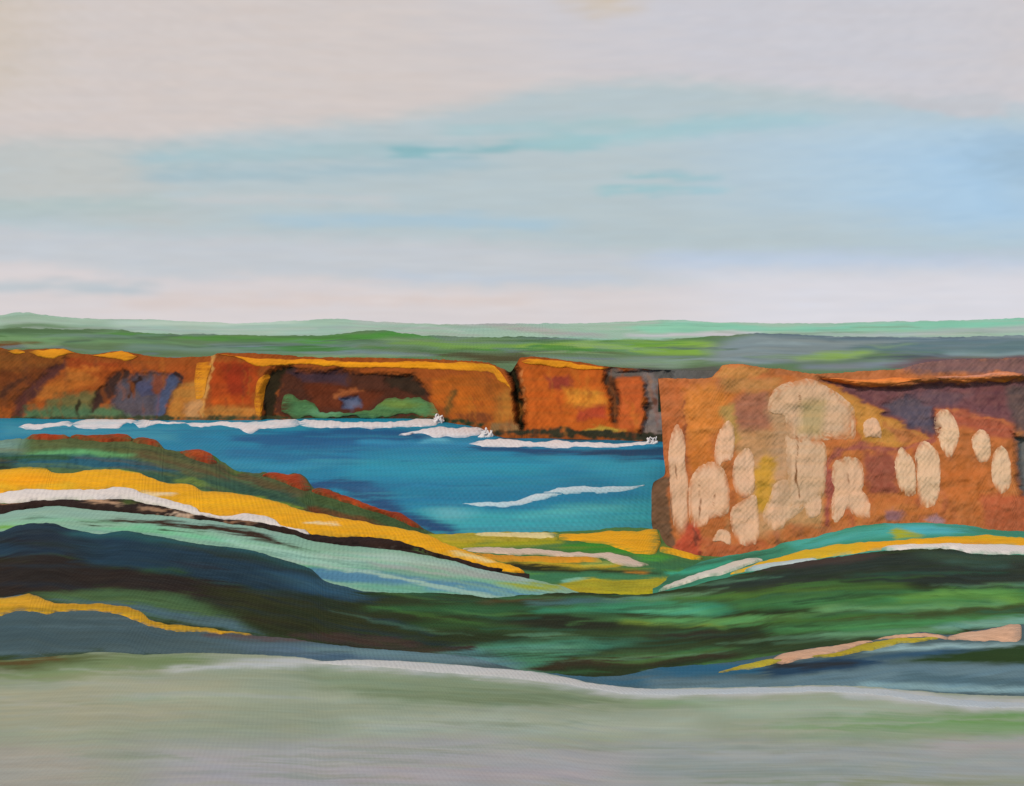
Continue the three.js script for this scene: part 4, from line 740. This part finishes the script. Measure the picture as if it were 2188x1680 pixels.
// ------------------------------------------------------------------ the right hill behind the dark field
const rCover = new Cover('3f8f74', { ax: 2.5, sx: 54, sy: 2.4, tone: .16, rag: 4, warp: 3, seed: 81 });
rCover.patch(G(-60, 380, 250, 330, 560, 280, 700, 270, 420, 380, 100, 480, -60, 500), '356f55', 8)
  .line(G(-40, 415, 150, 400, 400, 340), [8, 10, 6], '3aa084', 4)
  .patch(G(720, 225, 1000, 165, 1250, 130, 1450, 125, 1400, 190, 1100, 215, 800, 260), '49a89c', 6)
  .patch(G(1350, 115, 1800, 125, 1950, 150, 1700, 180, 1450, 180), '4fb0bc', 6)
  .line(G(1650, 125, 1900, 150, 2300, 175), [6, 12, 14], '3f8a74', 5)
  .patch(G(1350, 165, 1400, 140, 1500, 160, 1560, 190, 1400, 210), 'a3a82a', 4);
rCover.streaks(40, 1420, 2300, 1120, 1240, ['4aa58c', '2f7a60', '5cb5ae', '3c8a6a'], { w: 5, len: 180, soft: 2.5, slope: curve(P(1416, 1225, 1650, 1170, 1850, 1122, 2188, 1135)) });
const rightHill = new Land({
  top: join(G(-70, 455, 60, 415, 150, 372, 250, 335, 400, 302, 650, 256, 720, 226, 900, 196, 980, 166, 1200, 121, 1380, 108, 1650, 108, 1800, 120, 2000, 150, 2157, 156), P(RIGHT, 1150)), bot: join(G(-70, 560, 150, 520, 500, 430, 900, 360, 1350, 310, 2157, 330), P(RIGHT, 1220)),
  dTop: 182, dBot: 140, pow: .75, rough: 1.1, cover: rCover, rowStep: 1.5,
});
structure(rightHill.build('hill', G(-60, 0)[0][0], RIGHT, MAT.ground), 'teal green hill at the foot of the near headland cliff', 'hill');
bloom('yellow strip climbing the right hill towards the frame edge', rightHill, join(G(400, 408, 600, 342, 850, 272, 1100, 232, 1500, 207, 1900, 182, 2157, 197), P(2600, 1160)), join(G(400, 420, 600, 368, 750, 352, 1000, 312, 1200, 282, 1330, 262, 1500, 246, 1800, 246, 2157, 250), P(2600, 1180)), gold, { h: .35 });
sand('thin white strip rising from the valley onto the right hill', rightHill, G(-30, 508, 100, 460, 250, 405, 400, 352, 520, 325, 600, 325), G(-30, 520, 100, 485, 250, 440, 400, 405, 520, 355, 600, 335), new Cover('cdc8bc', { sx: 40, sy: 2, tone: .12, seed: 83 }), { h: .5 });
sand('white strip under the yellow at the far right of the right hill', rightHill, join(G(1300, 262, 1500, 243, 1800, 240, 2157, 245), P(2600, 1176)), join(G(1300, 268, 1500, 276, 1720, 270, 1850, 292, 2157, 298), P(2600, 1196)), white, { h: .5 });
sand('short bluish white streak below the yellow strip on the right hill', rightHill, G(480, 388, 620, 358, 800, 330, 930, 322), G(480, 402, 620, 385, 800, 352, 930, 332), new Cover('b4c4c8', { sx: 40, sy: 2, tone: .1, seed: 84 }), { h: .4 });

// ------------------------------------------------------------------ the broad dark field
const dCover = new Cover('253319', { weaveGlint: ['84957f', .02], sx: 90, sy: 2.8, tone: .3, rag: 6, warp: 5, seed: 91 });  // faint weave highlights painted into the dark ground colour
dCover.patch(D(-1200, 150, 0, 180, 300, 150, 700, 200, 1100, 260, 1400, 290, 1700, 420, 1964, 520, 2150, 600, 2100, 640, 1700, 600, 1200, 530, 1000, 470, 500, 440, 400, 370, 0, 390, -1200, 390), '1b3547', 8)
  .patch(D(100, 200, 400, 240, 420, 370, 100, 370, 0, 300), '1b2938', 12)
  .line(D(430, 250, 700, 245, 1000, 290, 1400, 345, 1650, 420, 1900, 520), [10, 18, 18, 14, 10, 6], '24555c', 7)
  .patch(D(1500, 460, 1964, 530, 2150, 600, 2000, 630, 1700, 580), '2b5269', 9)
  .patch(D(-1200, 390, 0, 385, 380, 372, 520, 440, 1000, 480, 1250, 540, 1600, 620, 1400, 700, 1000, 600, 600, 580, 200, 620, -1200, 620), '251c1b', 7)
  .patch(D(200, 590, 600, 565, 1050, 600, 1350, 730, 1480, 815, 800, 720, 300, 650), '48663f', 9)
  .patch(D(300, 620, 700, 640, 1000, 690, 1350, 740, 1490, 815, 1100, 770, 800, 700), '4b6972', 6)
  .patch(D(1150, 540, 1600, 590, 1964, 640, 1964, 840, 1500, 810, 1300, 700), '272c14', 9)
  .line(D(850, 455, 950, 452, 1020, 462), 8, '28492f', 5)
  .patch(E(-100, 590, 500, 580, 900, 620, 700, 750, 200, 740, -100, 700), '262e14', 14)
  .line(E(300, 510, 700, 512, 1000, 540, 1200, 530), [10, 16, 12, 8], '223a1e', 6)
  .line(E(350, 600, 700, 600, 1000, 610, 1250, 600), [8, 22, 22, 8], '2c5a34', 9)
  .line(E(1000, 560, 1200, 545, 1400, 540), 8, '4a4020', 5)
  .line(E(1280, 565, 1600, 552, 1900, 565, 2188, 545), [10, 18, 16, 16], '456a68', 6)
  .line(E(1350, 605, 1700, 595, 2000, 590, 2250, 600), [14, 24, 30, 30], '3a8763', 8)
  .line(E(1900, 610, 2188, 615), 16, '4fa078', 6)
  .line(E(1500, 645, 1900, 660, 2250, 655), [6, 12, 14], '3f6a40', 6)
  .line(E(1800, 680, 2100, 685, 2300, 690), 10, '6f8a35', 6)
  .line(E(1050, 690, 1300, 680, 1600, 690, 1800, 720), [18, 24, 26, 12], '24281a', 8)
  .line(E(600, 700, 900, 690, 1100, 710), 20, '2b4a26', 9)
  .line(E(1150, 740, 1500, 750, 1900, 740, 2250, 740), [8, 24, 20, 16], '2f4526', 9)
  .patch(E(850, 820, 1100, 790, 1500, 770, 1900, 780, 1600, 860, 1350, 930, 1200, 955, 1000, 930), '417c62', 10)
  .line(E(1000, 840, 1250, 835, 1500, 830), [8, 18, 8], '55917c', 8)
  .patch(E(600, 850, 900, 830, 1150, 900, 1250, 960, 900, 930, 700, 890), '5a8688', 9)
  .line(E(-100, 745, 150, 765, 400, 795, 650, 838, 850, 828, 920, 815), [8, 20, 24, 12, 8, 4], '3a2e29', 4)
  .line(E(1270, 950, 1500, 910, 1800, 890, 2188, 860, 2400, 850), [8, 24, 26, 26, 20], '322c1b', 5)
  .line(E(1700, 850, 2000, 840, 2188, 835), 12, '3a5230', 7)
  .patch(G(300, 450, 700, 380, 1100, 310, 1700, 260, 2400, 280, 2400, 500, 2000, 520, 1500, 470, 900, 500, 400, 560, 100, 570), '25302a', 8)
  .line(G(640, 380, 950, 335, 1250, 300), [6, 16, 8], '413634', 6)
  .line(G(1600, 300, 1900, 320, 2188, 310), 16, '2f4436', 8)
  .line(G(1750, 340, 2000, 360), 10, '35544c', 7)
  .line(G(200, 520, 500, 515, 800, 500), 16, '2b3a22', 7)
  .line(G(100, 560, 500, 545, 1000, 500, 1400, 480), [10, 18, 16, 10], '476f2f', 8)
  .line(G(500, 600, 1000, 570, 1500, 560, 2000, 545, 2400, 540), [14, 30, 34, 34, 30], '3f7a45', 10)
  .line(G(1450, 560, 1700, 530, 2000, 535, 2100, 580), [8, 18, 22, 16], '649a48', 8)
  .line(G(0, 690, 400, 690, 900, 660), [12, 16, 8], '5d9a58', 7)
  .line(G(1000, 620, 1500, 620, 2000, 590), [10, 16, 8], '6aa36a', 8)
  .line(G(700, 690, 1200, 670, 1700, 650, 2188, 620, 2400, 610), [10, 16, 18, 20, 18], '3a4c25', 7)
  .line(G(700, 740, 1200, 725, 1700, 700, 2100, 670), [14, 26, 22, 12], '478850', 9)
  .line(G(1000, 780, 1300, 765, 1700, 750), [8, 12, 10], '63986e', 6)
  .line(G(1650, 735, 1850, 715, 2188, 690, 2400, 690), [6, 14, 18, 16], '72a492', 6)
  .line(G(-50, 770, 250, 775, 450, 770), [10, 18, 6], '2b2b22', 7)
  .line(G(100, 850, 500, 870, 900, 830, 1300, 800), [10, 16, 12, 6], '2f4426', 7);
const slopeD = curve(P(0, 1130, 300, 1145, 600, 1200, 1000, 1275, 1400, 1270, 1800, 1230, 2188, 1220));
dCover.streaks(50, -60, 900, 1140, 1380, ['22382c', '2b211f', '1a2c3c', '1f4256', '2a3319'], { w: 7, len: 300, soft: 4, a: .4, slope: slopeD }).streaks(110, 850, 2300, 1200, 1440, ['3d7a4c', '2a3a22', '5a9450', '2f6a52', '49803a', '20281c', '6ba07c'], { w: 6, len: 280, soft: 3.5, a: .5, slope: slopeD });
const darkField = new Land({
  top: join(P(LEFT, 1140), D(0, 236, 50, 222, 100, 205, 200, 190, 300, 190, 400, 224, 550, 250, 700, 236, 900, 265, 1100, 305, 1400, 341, 1600, 400, 1750, 445), E(60, 442, 150, 465, 300, 500, 600, 505, 850, 515, 1020, 535, 1200, 520, 1500, 506, 1850, 516, 2000, 500), G(150, 490, 300, 450, 500, 405, 650, 370, 900, 330, 1100, 300, 1350, 271, 1720, 263, 1850, 291, 2157, 297), P(RIGHT, 1198)),
  bot: P(LEFT, 1330, 0, 1330, 300, 1345, 540, 1395, 800, 1425, 1118, 1465, 1300, 1465, 1534, 1455, 1700, 1425, 1900, 1400, 2188, 1380, RIGHT, 1370),
  dTop: P(LEFT, 108, 0, 108, 700, 102, 1100, 98, 1450, 104, 2188, 112, RIGHT, 112), dBot: P(LEFT, 66, 0, 66, 1100, 60, RIGHT, 64), pow: .8, rough: 1.1, cover: dCover,
});
structure(darkField.build('field', LEFT, RIGHT, MAT.ground), 'broad dark green and navy field rolling across the middle ground', 'field');

// ------------------------------------------------------------------ the slate blue field
const sCover = new Cover('4b6167', { sx: 80, sy: 3, tone: .14, rag: 5, warp: 4, seed: 101 });
sCover.patch(D(-1200, 700, 300, 690, 800, 760, 1000, 850, 500, 920, -1200, 940), '44595f', 18)
  .line(D(1200, 830, 1500, 840, 1964, 860), [6, 10, 8], '594a4a', 5)
  .patch(D(1300, 870, 1964, 880, 2500, 930, 2200, 990, 1500, 940), '567083', 9)
  .line(E(0, 830, 300, 850, 700, 880, 1000, 905), [10, 20, 22, 10], '64848e', 7)
  .line(E(0, 880, 150, 880), 12, '47647a', 6)
  .line(D(0, 960, 300, 948, 560, 915), [16, 9, 4], '35472a', 6)
  .line(D(600, 925, 800, 945, 900, 935), [3, 12, 3], '34493a', 5)
  .patch(E(1250, 960, 1700, 940, 2100, 930, 2400, 930, 2400, 1100, 1500, 1020), '3c667c', 9)
  .patch(G(-50, 965, 400, 940, 650, 930, 600, 1000, 100, 1010), '2f6380', 6)
  .patch(G(600, 985, 850, 930, 1100, 905, 1350, 915, 1300, 960, 900, 1015, 650, 1030), '25425c', 6)
  .line(G(700, 960, 900, 960, 1100, 945), 12, '2a3036', 6)
  .patch(G(1250, 880, 1400, 840, 2200, 820, 2400, 800, 2400, 870, 1900, 850, 1500, 870), '8fb0b5', 6)
  .line(G(1300, 905, 1600, 890, 1900, 870), [8, 16, 10], '35566e', 6)
  .patch(G(1380, 930, 1700, 890, 1950, 850, 2300, 820, 2400, 960, 2100, 950, 1600, 950), '2b4124', 6)
  .patch(G(-100, 1030, 600, 1040, 900, 1010, 1300, 960, 1700, 950, 2100, 960, 2400, 980, 2400, 1110, -100, 1110), '5f7c89', 7)
  .line(G(1500, 1030, 1900, 1050, 2188, 1075), 20, '4f6c78', 8)
  .line(G(1250, 1075, 1700, 1095, 2188, 1105), 12, '7fa3ae', 6);
sCover.streaks(70, -60, 2300, 1290, 1480, ['55707a', '41565c', '66838e', '4a6470'], { w: 5, len: 280, soft: 3, a: .45 });
const slateField = new Land({
  top: join(P(LEFT, 1278), D(0, 612, 70, 602, 150, 592, 210, 606, 260, 630, 350, 650, 600, 650, 720, 662, 800, 700, 850, 738, 950, 766, 1100, 780, 1300, 808, 1420, 826, 1600, 838), E(0, 795, 300, 828, 600, 850, 850, 870, 1200, 955), P(1300, 1446, 1416, 1426, 1530, 1418, 1600, 1409), G(600, 906, 900, 856, 1200, 816, 1400, 776, 1560, 760, 1700, 774, 1900, 744, 2100, 714, 2157, 716), P(RIGHT, 1330)),
  bot: P(LEFT, 1440, 0, 1440, 300, 1430, 740, 1440, 1000, 1455, 1200, 1475, 1350, 1500, 2000, 1510, RIGHT, 1520), dTop: P(LEFT, 64, 0, 64, 700, 58, 1200, 54, 1600, 58, RIGHT, 64), dBot: P(LEFT, 48, RIGHT, 48), pow: .8, rough: 1, cover: sCover,
});
structure(slateField.build('field', LEFT, RIGHT, MAT.ground), 'slate blue field in front of the dark rolling field', 'field');
const ochre = new Cover('c0941f', { sx: 40, sy: 2.2, tone: .26, rag: 4, warp: 3, seed: 103 });
ochre.blob(60, 1290, 60, 9, 'd09f2a', 8).line(D(950, 770, 1200, 790, 1420, 820), 6, '9a8424', 4).line(D(0, 690, 100, 680, 270, 690), 7, 'a8821e', 4);
bloom('ochre yellow strip on the crest of the slate blue field', slateField,
  join(P(-460, 1279), D(0, 612, 70, 602, 150, 592, 210, 606, 260, 630, 350, 650, 600, 650, 720, 662, 800, 700, 850, 738, 950, 766, 1100, 778, 1300, 806, 1430, 824)),
  join(P(-460, 1325), D(0, 720, 80, 695, 180, 690, 270, 712, 330, 695, 500, 688, 650, 700, 760, 735, 850, 775, 950, 800, 1100, 805, 1300, 820, 1430, 832)), ochre, { h: .1, rag: 2.2 });
const peach = new Cover('c9a388', { sx: 30, sy: 2, tone: .2, rag: 3, seed: 105 });
const peachy = (label, top, bot, o) => sand(label, slateField, top, bot, peach, { h: .1, rag: 1.8, tip: 30, ...o });
peachy('peach strip rising to the right across the slate blue field', G(630, 930, 700, 890, 900, 858, 1100, 828, 1230, 806, 1260, 815), G(630, 935, 720, 952, 800, 930, 900, 915, 1050, 880, 1180, 845, 1260, 822));
peachy('blunt peach patch at the right edge above the slate field', join(G(1700, 794, 1820, 762, 1900, 748, 2000, 730, 2100, 712, 2146, 716)), join(G(1700, 806, 1820, 808, 1900, 814, 2000, 814, 2110, 818, 2146, 806)), { tip: 5, blunt: true, soft: .3 });
peachy('thin greyish peach line linking the two peach patches', G(1250, 808, 1350, 788, 1450, 772, 1560, 766, 1740, 790), G(1250, 816, 1350, 802, 1450, 792, 1560, 790, 1740, 808));
bloom('olive yellow wedge at the low left end of the peach strip', slateField, G(330, 1000, 480, 962, 600, 930, 700, 925, 740, 930), G(330, 1004, 480, 984, 600, 966, 700, 948, 740, 938), olive, { h: .1, rag: 2.2 });
bloom('olive yellow patch to the right of the peach strip', slateField, G(880, 912, 1050, 884, 1200, 832, 1400, 802, 1560, 796, 1650, 800), G(880, 916, 1050, 902, 1200, 878, 1400, 832, 1560, 814, 1650, 805), olive, { h: .12, rag: 2.2 });

// ------------------------------------------------------------------ the sage foreground
const fCover = new Cover('95a28e', { sx: 170, sy: 3.2, tone: .1, rag: 7, warp: 7, seed: 111 });
fCover.patch(D(-1200, 920, 300, 930, 700, 920, 1100, 930, 1200, 990, 700, 1040, 300, 1090, -1200, 1150), '72875f', 16)
  .patch(D(-1200, 940, 100, 960, 350, 940, 600, 930, 450, 990, 200, 1020, -1200, 1080), '54603a', 12)
  .line(D(-50, 985, 150, 975, 300, 960), 10, '5c4e2c', 6)
  .line(D(0, 1080, 300, 1060, 600, 1020, 800, 1010), 22, '7a8f66', 12)
  .patch(D(-1200, 1150, 200, 1110, 600, 1060, 1000, 1060, 1300, 1120, 1100, 1300, 500, 1380, -1200, 1350), 'a1a58f', 30)
  .patch(E(-100, 940, 300, 950, 800, 980, 1200, 1010, 1700, 1090, 2100, 1120, 1800, 1180, 1200, 1180, 500, 1150, 0, 1050), '83967c', 16)
  .line(E(300, 1080, 800, 1090, 1300, 1110, 1700, 1140), [8, 22, 24, 8], '76896c', 12)
  .line(E(100, 960, 400, 965, 700, 980), 12, '8d9f8a', 7)
  .patch(E(200, 1230, 1000, 1200, 2200, 1230, 2200, 1340, 1000, 1330, 200, 1320), 'a4b2a2', 18)
  .line(G(-50, 1180, 300, 1190, 700, 1190), [16, 24, 8], '86a07e', 12)
  .patch(G(200, 1170, 900, 1160, 1500, 1180, 1700, 1230, 1000, 1260, 400, 1280), '9fb29f', 16)
  .line(G(750, 1320, 1200, 1300, 1700, 1310, 2400, 1300), [10, 30, 36, 60], '7ba072', 14)
  .line(G(1750, 1290, 2000, 1280, 2400, 1270), [6, 16, 20], '6b9a58', 9)
  .line(G(900, 1380, 1500, 1385, 2400, 1390), [10, 20, 26], '8aa183', 14)
  .patch(D(900, 1450, 1964, 1440, 2800, 1400, 2800, 1900, 600, 1900), 'a9abb1', 40)
  .patch(E(0, 1400, 1200, 1390, 2188, 1400, 2188, 1900, 0, 1900), 'a6aaad', 26)
  .patch(G(-100, 1420, 900, 1420, 2400, 1440, 2400, 1900, -100, 1900), '9fa9aa', 26)
  .line(G(1700, 1440, 1950, 1430, 2300, 1440), 26, 'a9a9aa', 16)
  .patch(D(-1200, 1420, 300, 1440, 700, 1480, 600, 1900, -1200, 1900), 'a6a69c', 30)
  .line(E(200, 1560, 900, 1550, 1500, 1560), 24, 'adaab0', 16)
  .line(G(0, 1560, 700, 1580, 1400, 1570), 26, '96a3a0', 16)
  .line(G(1200, 1655, 1800, 1660, 2300, 1650), 16, '98a089', 12)
  .line(D(700, 1180, 1300, 1170, 1900, 1180), 16, '9fae9b', 12)
  .line(E(400, 1300, 1000, 1290, 1500, 1300), 14, '9dada2', 10)
  .line(join(D(1000, 1020, 1300, 1000, 1600, 980), E(0, 912, 200, 914, 400, 922, 700, 942, 1000, 968, 1200, 983, 1400, 1010, 1600, 1048, 1800, 1076, 2000, 1084), G(300, 1115, 600, 1110, 1000, 1102, 1250, 1118, 1500, 1150, 1800, 1185, 2157, 1200)), [3, 10, 14, 16, 20, 20, 20, 20, 20, 20, 20, 20, 20, 20, 20, 20, 22, 22, 24, 24], 'bcc3c5', 10);
fCover.streaks(130, -100, 2300, 1430, 1700, ['a3ad9c', '8b9a84', 'aeb2b0', '9aa79a', 'b0b6ae', '869880'], { w: 7, len: 420, soft: 4, a: .4 });
const foreground = new Land({
  top: join(P(LEFT, 1416), D(0, 966, 200, 952, 400, 936, 550, 921, 700, 926, 800, 936, 900, 931, 1100, 925, 1400, 934, 1700, 950), E(50, 900, 200, 892, 400, 896, 700, 913, 1000, 940, 1200, 955, 1400, 985, 1600, 1028, 1800, 1053, 2000, 1060), G(300, 1090, 600, 1086, 1000, 1076, 1250, 1086, 1500, 1108, 1800, 1130, 2157, 1140), P(RIGHT, 1490)),
  grain: .09, bot: P(LEFT, 1760, RIGHT, 1760), dTop: P(LEFT, 42, 0, 41, 1000, 39, 2188, 38, RIGHT, 38), dBot: 19, pow: .8, rough: .8, cover: fCover, rowStep: 1.8,
});
structure(foreground.build('grass_field', LEFT, RIGHT, MAT.ground), 'pale sage green grass field in the foreground', 'field');
const mist = new Cover('c2c6c7', { sx: 90, sy: 2.6, tone: .06, rag: 5, warp: 3, seed: 113 });
mist.patch(G(-100, 1050, 2400, 1050, 2400, 1300, -100, 1300), 'b3bfc7', 40);
sand('long white path along the crest of the sage foreground field', foreground, join(E(-40, 905, 60, 903, 200, 896, 400, 898, 700, 915, 1000, 942, 1200, 957, 1400, 987, 1600, 1030, 1800, 1055, 2000, 1064), G(300, 1096, 600, 1092, 1000, 1084, 1250, 1094, 1500, 1130, 1800, 1160, 2157, 1180), P(2600, 1515)), join(E(-40, 912, 60, 918, 200, 926, 400, 940, 700, 968, 1000, 990, 1200, 1005, 1400, 1030, 1600, 1062, 1800, 1092, 2000, 1100), G(300, 1130, 600, 1125, 1000, 1115, 1250, 1135, 1500, 1170, 1800, 1205, 2157, 1215), P(2600, 1530)), mist, { h: .03, rag: 1.6, tip: 60 });

renderer.render(scene, camera);
